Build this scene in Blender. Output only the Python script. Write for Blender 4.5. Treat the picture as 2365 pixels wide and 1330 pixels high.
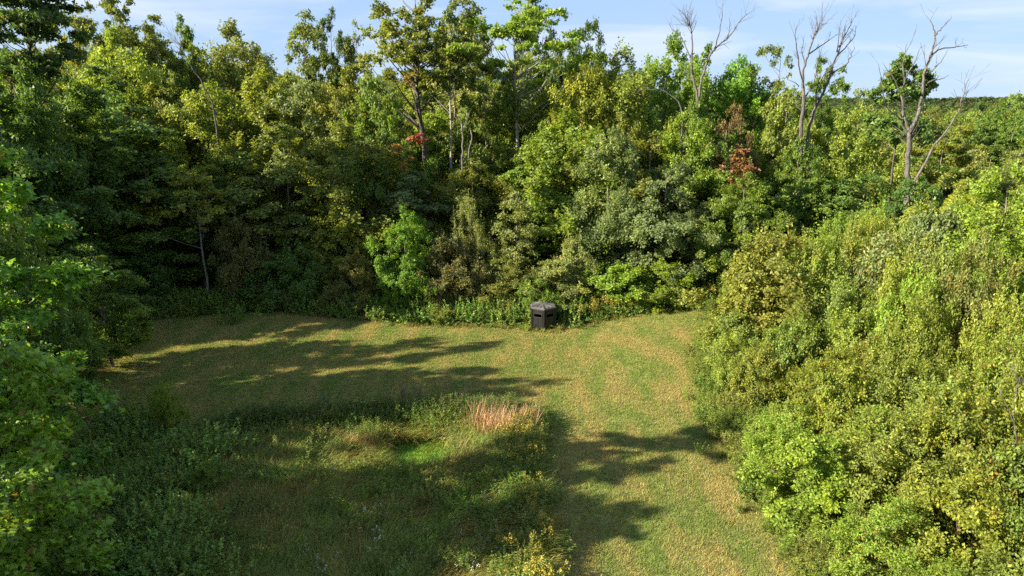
import bpy, bmesh, math, random
import numpy as np
from mathutils import Vector, Matrix, noise as mnoise

PI = math.pi
scene = bpy.context.scene
for o in list(bpy.data.objects):
    bpy.data.objects.remove(o)
C = scene.collection

# ------------------------------------------------------------------ camera, sky, sun, exposure
CAM_Z = 16.0
PITCH = math.radians(15.1)
FPX = 1600.0                                   # focal length in pixels of the 2365 px wide photograph
cam_d = bpy.data.cameras.new('camera')
cam_d.sensor_width = 36.0
cam_d.lens = 36.0 * FPX / 2365.0
cam_d.clip_start = 0.1
cam_d.clip_end = 8000.0
cam = bpy.data.objects.new('camera', cam_d)
C.objects.link(cam)
cam.location = (0, 0, CAM_Z)
cam.rotation_euler = (PI / 2 - PITCH, 0, 0)
scene.camera = cam

SUN_EL = math.radians(27.0)
SUN_TRAVEL = math.radians(18.0)                # the light travels towards +x, turned this much towards +y
sun_dir = Vector((math.cos(SUN_TRAVEL) * math.cos(SUN_EL), math.sin(SUN_TRAVEL) * math.cos(SUN_EL), -math.sin(SUN_EL)))
sun_d = bpy.data.lights.new('sun', 'SUN')
sun_d.energy = 5.0
sun_d.angle = math.radians(0.53)
sun_d.color = (1.0, 0.90, 0.74)
sun = bpy.data.objects.new('sun', sun_d)
C.objects.link(sun)
sun.rotation_euler = sun_dir.to_track_quat('-Z', 'Y').to_euler()
sun.location = (-60, -30, 60)

world = bpy.data.worlds.new('World')
scene.world = world
world.use_nodes = True
wn, wl = world.node_tree.nodes, world.node_tree.links
wn.clear()
w_out = wn.new('ShaderNodeOutputWorld')
w_bg = wn.new('ShaderNodeBackground')
w_sky = wn.new('ShaderNodeTexSky')
w_sky.sky_type = 'NISHITA'
w_sky.sun_disc = False
w_sky.sun_elevation = SUN_EL
w_sky.sun_rotation = math.atan2(-sun_dir.x, -sun_dir.y)
w_sky.altitude = 200
w_sky.air_density = 1.0
w_sky.dust_density = 0.0
w_sky.ozone_density = 3.0
w_bg.inputs['Strength'].default_value = 0.15
# thin cirrus streaks over the whole sky
w_tc = wn.new('ShaderNodeTexCoord')
w_map = wn.new('ShaderNodeMapping')
w_map.inputs['Scale'].default_value = (2.2, 2.2, 13.0)
w_map.inputs['Rotation'].default_value = (0.10, 0.16, 0.2)
w_no = wn.new('ShaderNodeTexNoise')
w_no.inputs['Scale'].default_value = 1.35
w_no.inputs['Detail'].default_value = 7.0
w_no.inputs['Roughness'].default_value = 0.55
w_no.inputs['Distortion'].default_value = 0.5
w_ra = wn.new('ShaderNodeMapRange')
w_ra.inputs['From Min'].default_value = 0.47
w_ra.inputs['From Max'].default_value = 0.78
w_ra.inputs['To Min'].default_value = 0.0
w_ra.inputs['To Max'].default_value = 0.85
w_mx = wn.new('ShaderNodeMix')
w_mx.data_type = 'RGBA'
w_mx.inputs['B'].default_value = (2.0, 2.1, 2.3, 1)
wl.new(w_tc.outputs['Generated'], w_map.inputs['Vector'])
wl.new(w_map.outputs['Vector'], w_no.inputs['Vector'])
wl.new(w_no.outputs['Fac'], w_ra.inputs['Value'])
wl.new(w_ra.outputs['Result'], w_mx.inputs['Factor'])
w_ga = wn.new('ShaderNodeGamma')               # soft shoulder of the camera, the same over the whole sky
w_ga.inputs['Gamma'].default_value = 0.24
w_ti = wn.new('ShaderNodeMix')                 # white balance
w_ti.data_type = 'RGBA'
w_ti.blend_type = 'MULTIPLY'
w_ti.inputs['Factor'].default_value = 1.0
w_ti.inputs['B'].default_value = (0.745, 0.97, 1.34, 1)
wl.new(w_sky.outputs['Color'], w_ga.inputs['Color'])
wl.new(w_ga.outputs['Color'], w_ti.inputs['A'])
wl.new(w_ti.outputs['Result'], w_mx.inputs['A'])
wl.new(w_mx.outputs['Result'], w_bg.inputs['Color'])
wl.new(w_bg.outputs['Background'], w_out.inputs['Surface'])

scene.view_settings.view_transform = 'Standard'
scene.view_settings.look = 'None'
scene.view_settings.gamma = 1.0
scene.view_settings.use_curve_mapping = False
scene.view_settings.exposure = 1.72
try:
    scene.cycles.max_bounces = 6
    scene.cycles.diffuse_bounces = 4
    scene.cycles.glossy_bounces = 2
    scene.cycles.transmission_bounces = 3
    scene.cycles.volume_bounces = 0
    scene.cycles.caustics_reflective = False
    scene.cycles.caustics_refractive = False
    scene.cycles.use_denoising = False
except Exception:
    pass

# ------------------------------------------------------------------ geometry of the place
CP, SP = math.cos(PITCH), math.sin(PITCH)

def ray(u, v):
    a, b = (u - 1182.5) / FPX, -(v - 665.0) / FPX
    return a, CP + b * SP, b * CP - SP

def at_depth(u, v, Y):
    """point of the place seen at photo pixel (u, v) at a distance of Y metres"""
    a, fy, fz = ray(u, v)
    t = Y / fy
    return Vector((a * t, Y, CAM_Z + fz * t))

def sm(x, a, b):
    t = np.clip((np.asarray(x, float) - a) / (b - a), 0, 1)
    return t * t * (3 - 2 * t)

def height(x, y):
    x = np.asarray(x, float); y = np.asarray(y, float)
    z = 0.05 * np.sin(x * .35 + 1) * np.sin(y * .28) + 0.03 * np.sin(x * .9 + y * .6)
    z = z + 0.75 * sm(x, 3, 13) * np.exp(-((y - 47) / 9.0) ** 2)
    z = z + 7.5 * sm(y, 55, 105) * sm(-x, -30, 45)
    z = z - 5.0 * sm(x, 15, 55) * sm(y, 52, 95) * (1 - sm(y, 130, 320))
    z = z + 3.0 * sm(y, 200, 420) * sm(x, 0, 120) * (0.6 + 0.4 * np.sin(x * .013 + y * .009))
    z = z - 0.22 * np.exp(-(((x + 4.5) / 2.4) ** 2 + ((y - 29.4) / 2.1) ** 2))
    far = np.clip((y - 1100) / 1400.0, 0, 1)
    z = z + far * (14 + 9 * np.sin(x * .0013 + 1.0) + 4 * np.sin(x * .004 + .5))
    return z

def h1(x, y):
    return float(height(x, y))

def inside(poly, x, y):
    x = np.asarray(x, float); y = np.asarray(y, float)
    r = np.zeros(x.shape, bool)
    n = len(poly)
    for i in range(n):
        x0, y0 = poly[i]; x1, y1 = poly[(i + 1) % n]
        c = ((y0 > y) != (y1 > y)) & (x < (x1 - x0) * (y - y0) / (y1 - y0 + 1e-12) + x0)
        r ^= c
    return r

LAWN = [(1.4, 12), (1.5, 24), (1.2, 28.5), (1.6, 31.5), (.6, 33.6), (-3, 34.0), (-8, 33.2), (-12.6, 32.4), (-15.8, 31.4), (-20, 31.5), (-27, 33),
        (-29, 40), (-29, 46), (-27.5, 50), (-20, 52.4), (-14, 50.6), (-8, 49), (-3, 48), (0.5, 47.8), (3.6, 48.2), (7, 48.9), (12, 50),
        (17, 51), (15, 46), (12.6, 41), (11.2, 36), (11, 30), (10.8, 24), (11, 12)]
MEADOW = [(-9.5, 12), (1.3, 12), (1.4, 24), (1.1, 28.5), (1.5, 31.3), (.5, 33.6), (-3, 33.8), (-8, 33), (-12.6, 32.2), (-15.8, 31.2), (-14.5, 28), (-11.2, 20)]

# ------------------------------------------------------------------ helpers
def tag(o, label=None, cat=None, group=None, kind=None):
    if label: o['label'] = label
    if cat: o['category'] = cat
    if group: o['group'] = group
    if kind: o['kind'] = kind
    return o

def link(name, me, parent=None):
    o = bpy.data.objects.new(name, me)
    C.objects.link(o)
    if parent is not None:
        o.parent = parent
    return o

def empty(name, loc, rz=0.0):
    o = bpy.data.objects.new(name, None)
    o.empty_display_size = 0.3
    C.objects.link(o)
    o.location = loc
    o.rotation_euler = (0, 0, rz)
    return o

def np_mesh(name, V, faces, mats, attrs=None, mat_idx=None, smooth=False):
    """faces: list of (F,k) integer arrays; attrs: face-domain float arrays"""
    me = bpy.data.meshes.new(name)
    V = np.asarray(V, np.float32)
    me.vertices.add(len(V))
    me.vertices.foreach_set('co', V.ravel())
    loops = np.concatenate([f.ravel() for f in faces]).astype(np.int32)
    tot = np.concatenate([np.full(len(f), f.shape[1], np.int32) for f in faces])
    start = np.concatenate([[0], np.cumsum(tot)[:-1]]).astype(np.int32)
    me.loops.add(len(loops))
    me.loops.foreach_set('vertex_index', loops)
    me.polygons.add(len(tot))
    me.polygons.foreach_set('loop_start', start)
    try:
        me.polygons.foreach_set('loop_total', tot)
    except Exception:
        pass
    me.polygons.foreach_set('use_smooth', np.full(len(tot), smooth, bool))
    for m in mats:
        me.materials.append(m)
    if mat_idx is not None:
        me.polygons.foreach_set('material_index', np.asarray(mat_idx, np.int32))
    me.update(calc_edges=True)
    for k, a in (attrs or {}).items():
        at = me.attributes.new(k, 'FLOAT', 'FACE')
        at.data.foreach_set('value', np.asarray(a, np.float32))
    return me

class MB:
    """collects tubes and boxes into one mesh"""
    def __init__(self):
        self.v = []; self.f = []; self.n = 0
    def add(self, verts, faces):
        self.v += [tuple(p) for p in verts]
        self.f += [tuple(i + self.n for i in f) for f in faces]
        self.n += len(verts)
    def tube(self, pts, rad, sides=5, cap=True):
        pts = [Vector(p) for p in pts]
        rings = []
        for i, p in enumerate(pts):
            d = (pts[min(i + 1, len(pts) - 1)] - pts[max(i - 1, 0)])
            if d.length < 1e-6: d = Vector((0, 0, 1))
            d.normalize()
            a = d.cross(Vector((0, 1, 0.13)))
            if a.length < 1e-3: a = d.cross(Vector((1, 0, 0)))
            a.normalize(); b = d.cross(a)
            r = rad[i]
            rings.append([p + (a * math.cos(2 * PI * k / sides) + b * math.sin(2 * PI * k / sides)) * r for k in range(sides)])
        verts = [q for ring in rings for q in ring]
        faces = []
        for i in range(len(pts) - 1):
            for k in range(sides):
                k2 = (k + 1) % sides
                faces.append((i * sides + k, i * sides + k2, (i + 1) * sides + k2, (i + 1) * sides + k))
        if cap:
            faces.append(tuple(range(sides - 1, -1, -1)))
            faces.append(tuple((len(pts) - 1) * sides + k for k in range(sides)))
        self.add(verts, faces)
    def box(self, c, sx, sy, sz, M=None):
        vs = [Vector((c[0] + i * sx / 2, c[1] + j * sy / 2, c[2] + k * sz / 2)) for i in (-1, 1) for j in (-1, 1) for k in (-1, 1)]
        if M is not None: vs = [M @ p for p in vs]
        self.add(vs, [(0, 1, 3, 2), (4, 6, 7, 5), (0, 4, 5, 1), (2, 3, 7, 6), (0, 2, 6, 4), (1, 5, 7, 3)])
    def mesh(self, name, mat, smooth=False):
        me = bpy.data.meshes.new(name)
        me.from_pydata(self.v, [], self.f)
        me.materials.append(mat)
        if smooth:
            me.polygons.foreach_set('use_smooth', [True] * len(me.polygons))
        me.update()
        return me

# ------------------------------------------------------------------ materials
def new_mat(name):
    m = bpy.data.materials.new(name)
    m.use_nodes = True
    m.node_tree.nodes.clear()
    return m, m.node_tree.nodes, m.node_tree.links

def mixrgb(n, l, a, b, fac, blend='MIX'):
    x = n.new('ShaderNodeMix'); x.data_type = 'RGBA'; x.blend_type = blend
    for key, val in (('A', a), ('B', b), ('Factor', fac)):
        if isinstance(val, (int, float)): x.inputs[key].default_value = val
        elif isinstance(val, tuple): x.inputs[key].default_value = (*val[:3], 1)
        else: l.new(val, x.inputs[key])
    return x.outputs['Result']

def maprange(n, l, v, a, b, c, d):
    x = n.new('ShaderNodeMapRange')
    x.inputs['From Min'].default_value = a; x.inputs['From Max'].default_value = b
    x.inputs['To Min'].default_value = c; x.inputs['To Max'].default_value = d
    l.new(v, x.inputs['Value'])
    return x.outputs['Result']

def math_node(n, l, op, a, b=None):
    x = n.new('ShaderNodeMath'); x.operation = op
    for i, val in enumerate((a, b)):
        if val is None: continue
        if isinstance(val, (int, float)): x.inputs[i].default_value = val
        else: l.new(val, x.inputs[i])
    return x.outputs[0]

def leaf_material(name, fixed=None, old=0.03, transl=0.47, rough=0.5, spec=0.35, patch=None, patch_scale=0.35, old_col=(0.30, 0.18, 0.04), warmth=0.7, stretch=(1, 1, 1)):
    """foliage: colour from the object (or fixed), varied leaf by leaf, spray by spray; thin, so light comes through"""
    m, n, l = new_mat(name)
    out = n.new('ShaderNodeOutputMaterial')
    a1 = n.new('ShaderNodeAttribute'); a1.attribute_name = 'leaf_tone'
    a2 = n.new('ShaderNodeAttribute'); a2.attribute_name = 'spray_tone'
    a3 = n.new('ShaderNodeAttribute'); a3.attribute_name = 'leaf_age'
    info = n.new('ShaderNodeObjectInfo')
    if fixed is None:
        base = info.outputs['Color']; oldfac = info.outputs['Alpha']
    else:
        rgb = n.new('ShaderNodeRGB'); rgb.outputs[0].default_value = (*fixed, 1)
        base = rgb.outputs[0]
        if patch is not None:
            geo = n.new('ShaderNodeNewGeometry')
            nt = n.new('ShaderNodeTexNoise'); nt.inputs['Scale'].default_value = patch_scale; nt.inputs['Detail'].default_value = 3
            mp = n.new('ShaderNodeMapping'); mp.inputs['Scale'].default_value = stretch; mp.inputs['Rotation'].default_value = (0, 0, -.35)
            l.new(geo.outputs['Position'], mp.inputs['Vector']); l.new(mp.outputs[0], nt.inputs['Vector'])
            f = maprange(n, l, nt.outputs['Fac'], 0.37, 0.63, 0.0, 1.0)
            base = mixrgb(n, l, base, patch, f)
        v = maprange(n, l, info.outputs['Random'], 0, 1, 0.75, 1.25)
        base = mixrgb(n, l, base, v, 1.0, 'MULTIPLY')
        oldfac = old
    warm = mixrgb(n, l, base, (1.30, 1.10, 0.72), 1.0, 'MULTIPLY')
    col = mixrgb(n, l, base, warm, maprange(n, l, a2.outputs['Fac'], 0.35, 1.0, 0.0, warmth))
    val = math_node(n, l, 'MULTIPLY', maprange(n, l, a1.outputs['Fac'], 0, 1, 0.55, 1.45), maprange(n, l, a2.outputs['Fac'], 0, 1, 0.8, 1.2))
    col = mixrgb(n, l, col, val, 1.0, 'MULTIPLY')
    isold = math_node(n, l, 'LESS_THAN', a3.outputs['Fac'], oldfac)
    oldc = mixrgb(n, l, old_col, maprange(n, l, a1.outputs['Fac'], 0, 1, 0.6, 1.4), 1.0, 'MULTIPLY')
    col = mixrgb(n, l, col, oldc, isold)
    p = n.new('ShaderNodeBsdfPrincipled')
    p.inputs['Roughness'].default_value = rough
    p.inputs['Specular IOR Level'].default_value = spec
    l.new(col, p.inputs['Base Color'])
    t = n.new('ShaderNodeBsdfTranslucent')
    l.new(mixrgb(n, l, col, (1.32, 1.28, 0.55), 1.0, 'MULTIPLY'), t.inputs['Color'])
    mx = n.new('ShaderNodeMixShader'); mx.inputs['Fac'].default_value = transl
    l.new(p.outputs[0], mx.inputs[1]); l.new(t.outputs[0], mx.inputs[2])
    l.new(mx.outputs[0], out.inputs['Surface'])
    return m

def bark_material(name, c1, c2, scale=3.0):
    m, n, l = new_mat(name)
    out = n.new('ShaderNodeOutputMaterial')
    p = n.new('ShaderNodeBsdfPrincipled'); p.inputs['Roughness'].default_value = 0.85
    p.inputs['Specular IOR Level'].default_value = 0.2
    tc = n.new('ShaderNodeTexCoord')
    mp = n.new('ShaderNodeMapping'); mp.inputs['Scale'].default_value = (4, 4, 0.8)
    nt = n.new('ShaderNodeTexNoise'); nt.inputs['Scale'].default_value = scale; nt.inputs['Detail'].default_value = 6
    l.new(tc.outputs['Object'], mp.inputs['Vector']); l.new(mp.outputs[0], nt.inputs['Vector'])
    l.new(mixrgb(n, l, c1, c2, maprange(n, l, nt.outputs['Fac'], 0.35, 0.65, 0, 1)), p.inputs['Base Color'])
    b = n.new('ShaderNodeBump'); b.inputs['Strength'].default_value = 0.5; b.inputs['Distance'].default_value = 0.03
    l.new(nt.outputs['Fac'], b.inputs['Height']); l.new(b.outputs[0], p.inputs['Normal'])
    l.new(p.outputs[0], out.inputs['Surface'])
    return m

def plain_material(name, col, rough=0.6, spec=0.3, var=0.25, scale=6.0):
    m, n, l = new_mat(name)
    out = n.new('ShaderNodeOutputMaterial')
    p = n.new('ShaderNodeBsdfPrincipled'); p.inputs['Roughness'].default_value = rough
    p.inputs['Specular IOR Level'].default_value = spec
    tc = n.new('ShaderNodeTexCoord')
    nt = n.new('ShaderNodeTexNoise'); nt.inputs['Scale'].default_value = scale; nt.inputs['Detail'].default_value = 5
    l.new(tc.outputs['Object'], nt.inputs['Vector'])
    lo = tuple(c * (1 - var) for c in col); hi = tuple(c * (1 + var) for c in col)
    l.new(mixrgb(n, l, lo, hi, maprange(n, l, nt.outputs['Fac'], 0.3, 0.7, 0, 1)), p.inputs['Base Color'])
    l.new(p.outputs[0], out.inputs['Surface'])
    return m

def ground_material(name, cols, scales, bump=0.05, rough=0.95):
    m, n, l = new_mat(name)
    out = n.new('ShaderNodeOutputMaterial')
    p = n.new('ShaderNodeBsdfPrincipled'); p.inputs['Roughness'].default_value = rough
    p.inputs['Specular IOR Level'].default_value = 0.1
    geo = n.new('ShaderNodeNewGeometry')
    col = cols[0]
    fine = None
    for c, s in zip(cols[1:], scales):
        nt = n.new('ShaderNodeTexNoise'); nt.inputs['Scale'].default_value = s; nt.inputs['Detail'].default_value = 6
        nt.inputs['Roughness'].default_value = 0.65
        l.new(geo.outputs['Position'], nt.inputs['Vector'])
        col = mixrgb(n, l, col, c, maprange(n, l, nt.outputs['Fac'], 0.44, 0.60, 0, 1))
        fine = nt.outputs['Fac']
    l.new(col, p.inputs['Base Color'])
    b = n.new('ShaderNodeBump'); b.inputs['Strength'].default_value = 0.9; b.inputs['Distance'].default_value = bump
    l.new(fine, b.inputs['Height']); l.new(b.outputs[0], p.inputs['Normal'])
    l.new(p.outputs[0], out.inputs['Surface'])
    return m

M_LEAF = leaf_material('tree_leaf')
M_LEAF_SOFT = leaf_material('maple_leaf', transl=0.55, rough=0.42, spec=0.5)
M_BARK = bark_material('grey_bark', (0.10, 0.08, 0.06), (0.24, 0.20, 0.16))
M_BARK_DARK = bark_material('dark_bark', (0.04, 0.032, 0.025), (0.12, 0.10, 0.08))
M_DEAD = bark_material('weathered_dead_wood', (0.055, 0.048, 0.042), (0.165, 0.15, 0.132))
M_PALE = bark_material('pale_smooth_bark', (0.17, 0.15, 0.12), (0.34, 0.31, 0.26))
M_TWIG = bark_material('twig_bark', (0.08, 0.06, 0.045), (0.18, 0.14, 0.10))
M_FLOOR = ground_material('forest_floor', [(0.035, 0.028, 0.016), (0.05, 0.05, 0.02), (0.02, 0.025, 0.01)], [0.7, 6.0])
M_LAWN = ground_material('mown_grass_base', [(0.15, 0.20, 0.048), (0.30, 0.24, 0.085), (0.14, 0.185, 0.045), (0.16, 0.13, 0.055)], [0.28, 1.3, 7.0], 0.06)
M_FAR = ground_material('far_wooded_hill', [(0.030, 0.050, 0.016), (0.045, 0.065, 0.022), (0.018, 0.032, 0.012)], [0.012, 0.06], 4.0)
M_ALGAE = ground_material('pond_algae', [(0.075, 0.16, 0.012), (0.045, 0.12, 0.012), (0.11, 0.14, 0.015)], [1.1, 5.0], 0.04, 0.6)

# ------------------------------------------------------------------ ground sheets
def axis(lo, hi, flo, fhi, fine, coarse_n):
    a = np.concatenate([lo + (flo - lo) * (1 - np.linspace(1, 0, coarse_n, endpoint=False) ** 2.2), np.arange(flo, fhi, fine),
                        fhi + (hi - fhi) * np.linspace(0, 1, coarse_n) ** 2.2])
    return a

def sheet(name, xs, ys, mat, dz=0.0, mask=None, parent=None):
    X, Y = np.meshgrid(xs, ys)
    V = np.stack([X.ravel(), Y.ravel(), (height(X, Y) + dz).ravel()], 1)
    nx, ny = len(xs), len(ys)
    i = (np.arange(ny - 1)[:, None] * nx + np.arange(nx - 1)[None, :]).ravel()
    F = np.stack([i, i + 1, i + nx + 1, i + nx], 1)
    if mask is not None:
        cx = V[F].mean(1)
        F = F[mask(cx[:, 0], cx[:, 1])]
        used = np.unique(F)
        re = np.zeros(len(V), int); re[used] = np.arange(len(used))
        V = V[used]; F = re[F]
    return tag(link(name, np_mesh(name, V, [F], [mat], smooth=True), parent), kind='structure')

GX = axis(-3500, 3500, -34, 34, 0.5, 34)
GY = axis(-300, 3600, 10, 60, 0.5, 40)
sheet('ground', GX, GY, M_FLOOR)
sheet('lawn', np.arange(-34, 34, 0.25), np.arange(10, 60, 0.25), M_LAWN, 0.03, lambda x, y: inside(LAWN, x, y))

M_MEADOW = ground_material('meadow_thatch', [(0.19, 0.17, 0.055), (0.13, 0.16, 0.042), (0.21, 0.16, 0.06)], [0.5, 4.0], 0.06)
BR_POLY = [(-19, 12), (-9.5, 12), (-11.0, 20), (-14.2, 28), (-15.6, 31), (-20, 31.3), (-22, 22)]
sheet('meadow', np.arange(-24, 12, 0.25), np.arange(10, 36, 0.25), M_MEADOW, 0.02,
      lambda x, y: (inside(MEADOW, x, y) | inside(BR_POLY, x, y)) & ((((x + 4.55) / 1.8) ** 2 + ((y - 29.35) / 1.6) ** 2) > 1))

# ------------------------------------------------------------------ foliage builder
UP = np.array([0., 0., 1.])

def unit(a):
    return a / np.maximum(np.linalg.norm(a, axis=-1, keepdims=True), 1e-6)

STAR = [(0, -.02), (.28, -.16), (.22, .10), (.52, .22), (.27, .38), (.0, 1.0), (-.27, .38), (-.52, .22), (-.22, .10), (-.28, -.16)]

def leaves_mesh(name, P, N, T, S, spray, mat, rng, shape='quad', width=0.55, mats=None, mat_idx=None):
    n = len(P)
    N = unit(N)
    T = unit(T - N * (T * N).sum(1, keepdims=True))
    B = np.cross(N, T)
    S = S[:, None]
    if shape == 'tri':
        V = np.stack([P - B * S * width * .55, P + B * S * width * .55, P + T * S * 1.05], 1)
        k = 3
    elif shape == 'quad':
        V = np.stack([P, P + T * S * .45 + B * S * width * .5 + N * S * .07, P + T * S, P + T * S * .5 - B * S * width * .5 + N * S * .07], 1)
        k = 4
    else:
        V = np.stack([P + (T * y + B * x + N * (-.25 * x * x)) * S for x, y in STAR], 1)
        k = len(STAR)
    F = np.arange(n * k).reshape(n, k)
    attrs = {'leaf_tone': rng.random(n), 'spray_tone': spray, 'leaf_age': rng.random(n)}
    return np_mesh(name, V.reshape(-1, 3), [F], mats or [mat], attrs, mat_idx)

def crown_clumps(rng, H, R, zb, prof, n, cr, lump=0.28, inner=2.6, tilt=0.0):
    ph = rng.uniform(0, 2 * PI, 5); fr = rng.integers(1, 5, 5); ft = rng.uniform(2, 7, 5)
    ts = np.linspace(0, 1, 200)
    w = np.array([prof(t) for t in ts]) + 0.04
    t = rng.choice(ts, n, p=w / w.sum()) + rng.uniform(-.004, .004, n)
    t = np.clip(t, 0, 1)
    ang = rng.uniform(0, 2 * PI, n)
    env = np.array([prof(x) for x in t]) * R
    lobe = sum(np.sin(fr[i] * ang + ft[i] * t * 2 + ph[i]) for i in range(5)) / 2.2
    env = env * (1 + lump * lobe)
    rad = env * rng.beta(inner, 1.0, n)
    z = zb + (H - zb) * t
    r = cr * rng.uniform(.55, 1.25, n) * (0.55 + 0.45 * np.clip(env / R, 0, 1))
    c = np.stack([rad * np.cos(ang), rad * np.sin(ang), z], 1)
    return c, r, ang, t

def foliage(name, rng, c, r, axis_xy, nleaf, size, mat, flat=0.6, up=0.6, outw=0.5, jit=0.7, rise=0.0, droop=0.0, shape='quad', width=0.55, spike=0.0):
    """leaves in sprays: each clump holds a few twigs, the leaves sit along them"""
    n = len(c)
    ntw = 7
    out = c - np.concatenate([axis_xy, c[:, 2:3] - 0.25 * r[:, None]], 1)
    out[:, 2] *= 0.3
    out = unit(out + 1e-4)
    # twigs
    tw_clump = np.repeat(np.arange(n), ntw)
    d = unit(rng.normal(size=(n * ntw, 3)) + outw * 1.1 * out[tw_clump] + UP * up * .5)
    d[:, 2] *= flat
    L = r[tw_clump] * rng.uniform(.6, 1.15, n * ntw)
    w = (r ** 2)[tw_clump]; w = w / w.sum()
    k = rng.choice(n * ntw, nleaf, p=w)
    s = rng.beta(2.0, 1.1, nleaf)
    P = c[tw_clump[k]] + d[k] * (L[k] * s)[:, None]
    P += rng.normal(size=(nleaf, 3)) * (r[tw_clump[k]] * 0.17)[:, None] * np.array([1, 1, flat + .2])
    P[:, 2] += rise * r[tw_clump[k]] * s ** 2
    P[:, 2] -= droop * r[tw_clump[k]] * s ** 2
    if spike > 0:
        sp = rng.random(nleaf) < 0.14
        top = rng.random(n) < 0.45
        sp &= top[tw_clump[k]]
        q = rng.random(nleaf) ** 1.0
        off = (rng.random((n, 2)) - .5) * r[:, None] * .9
        P[sp, :2] = (c[tw_clump[k]][:, :2] + off[tw_clump[k]] + rng.normal(size=(nleaf, 2)) * (0.11 * (1.2 - q))[:, None])[sp]
        P[sp, 2] = (c[tw_clump[k]][:, 2] + r[tw_clump[k]] * .5 + q * spike)[sp]
    N = UP * up + out[tw_clump[k]] * outw + rng.normal(size=(nleaf, 3)) * jit
    T = d[k] * .8 + rng.normal(size=(nleaf, 3)) * .7 - UP * (.25 + droop * .6)
    S = size * rng.uniform(.6, 1.3, nleaf)
    tone_c = np.clip(rng.normal(.42, .22, n), 0, 1)
    tone = np.clip(tone_c[tw_clump[k]] + rng.normal(0, .08, nleaf), 0, 1)
    return leaves_mesh(name, P, N, T, S, tone, mat, rng, shape, width)

def trunk_mesh(name, rng, H, r0, clumps, nlimb, mat, lean=0.0, top=0.9, bare=0.0, sides=7):
    mb = MB()
    k = 9
    wob = rng.normal(size=(k, 2)) * 0.012 * H
    wob[0] = 0
    wob = np.cumsum(wob, 0) * .5
    pts = [Vector((wob[i, 0] + lean * (i / (k - 1)) ** 1.5, wob[i, 1], -0.6 + (H * top + 0.6) * i / (k - 1))) for i in range(k)]
    rad = [r0 * (1.25 if i == 0 else 1) * (1 - 0.88 * i / (k - 1)) for i in range(k)]
    mb.tube(pts, rad, sides)
    zs = [p.z for p in pts]
    idx = rng.choice(len(clumps), min(nlimb, len(clumps)), replace=False)
    for j in idx:
        c = Vector(clumps[j])
        rr = math.hypot(c.x, c.y)
        zt = max(bare * H, c.z - rr * rng.uniform(.5, 1.1))
        zt = min(max(zt, H * .08), H * top * .97)
        i = int(np.searchsorted(zs, zt)); i = min(max(i, 1), k - 1)
        f = (zt - zs[i - 1]) / (zs[i] - zs[i - 1])
        p0 = pts[i - 1].lerp(pts[i], f)
        rr0 = (rad[i - 1] * (1 - f) + rad[i] * f) * .55
        mid = p0.lerp(c, .5) + Vector((rng.normal() * .06, rng.normal() * .06, -0.10 * (c - p0).length * .5 + rng.normal() * .05)) * 1.0
        q1 = p0.lerp(mid, .5) + Vector(rng.normal(size=3)) * .05
        mb.tube([p0, q1, mid, mid.lerp(c, .6) + Vector(rng.normal(size=3)) * .06, c], [rr0, rr0 * .75, rr0 * .5, rr0 * .3, max(.008, rr0 * .12)], 4, False)
    return mb.mesh(name, mat, True)

def p_ovoid(t): return max(0.0, math.sin(PI * min(1, (0.06 + t * .94)) ** .85)) ** .65
def p_egg(t): return (math.sin(PI * (0.12 + .88 * t) ** 1.0) ** .8) * (1.08 - .38 * t)
def p_cone(t): return (1 - t) ** .75 * min(1, .45 + 3 * t) + .03
def p_column(t): return min(1, .5 + 2.2 * t) * (1 - t ** 3.2) ** .8
def p_top(t): return math.sin(PI * (0.05 + .93 * t ** .8)) ** .6
def p_dome(t): return math.sqrt(max(0, 1 - (t * .98) ** 2)) * (0.82 + .18 * min(1, t * 4))

def p_wide(t): return (math.sin(PI * min(1, .16 + .84 * t)) ** .55)

PROTO = {}

def proto(key, seed, H, R, zb, prof, ncl, cr, nleaf, size, nlimb=26, r0=0.17, bark=None, leafmat=None, lump=.28, inner=2.6, bare=0.0, top=.9, axis_frac=0.0, trunk=True, **kw):
    rng = np.random.default_rng(seed)
    c, r, ang, t = crown_clumps(rng, H, R, zb, prof, ncl, cr, lump, inner)
    cm = foliage(key + '_crown', rng, c, r, np.zeros((ncl, 2)), nleaf, size, leafmat or M_LEAF, **kw)
    tm = trunk_mesh(key + '_trunk', rng, H, r0, c, nlimb, bark or M_BARK, top=top, bare=bare)
    PROTO[key] = dict(crown=cm, trunk=tm, H=H, R=R)

# broad maples with layered sprays
for i in range(3):
    proto('maple%d' % i, 10 + i, 13, 4.0, 1.6, p_egg, 130, 1.15, 52000, .160, shape='tri', width=.95, flat=.34, up=.95, outw=.35, jit=.55, droop=.28)
# upright bushy crowns with leader shoots (ash, cherry)
for i in range(3):
    proto('ash%d' % i, 30 + i, 14, 3.4, 1.2, p_column, 130, 1.05, 52000, .155, shape='tri', width=.8, flat=.85, up=.5, outw=.6, jit=.8, rise=.5, spike=.7, lump=.30)
# dense rounded crowns
for i in range(3):
    proto('round%d' % i, 50 + i, 12, 4.0, 1.0, p_ovoid, 140, 1.05, 52000, .155, shape='tri', width=.9, flat=.7, up=.6, outw=.75, jit=.7, lump=.34)
# drooping conical young trees
for i in range(2):
    proto('cone%d' % i, 70 + i, 10, 2.8, .5, p_cone, 120, .8, 24000, .17, shape='quad', width=.5, flat=.5, up=.8, outw=.6, jit=.6, droop=.45, inner=2.0, r0=.12)
# open oaks and tall woodland trees with the crown high up
for i in range(2):
    proto('oak%d' % i, 90 + i, 22, 4.6, 9.0, p_top, 80, 1.15, 26000, .20, shape='tri', width=.95, flat=.65, up=.5, outw=.6, jit=.8, lump=.45, inner=2.0, bare=.35, r0=.30, nlimb=50, bark=M_BARK_DARK)
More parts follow.
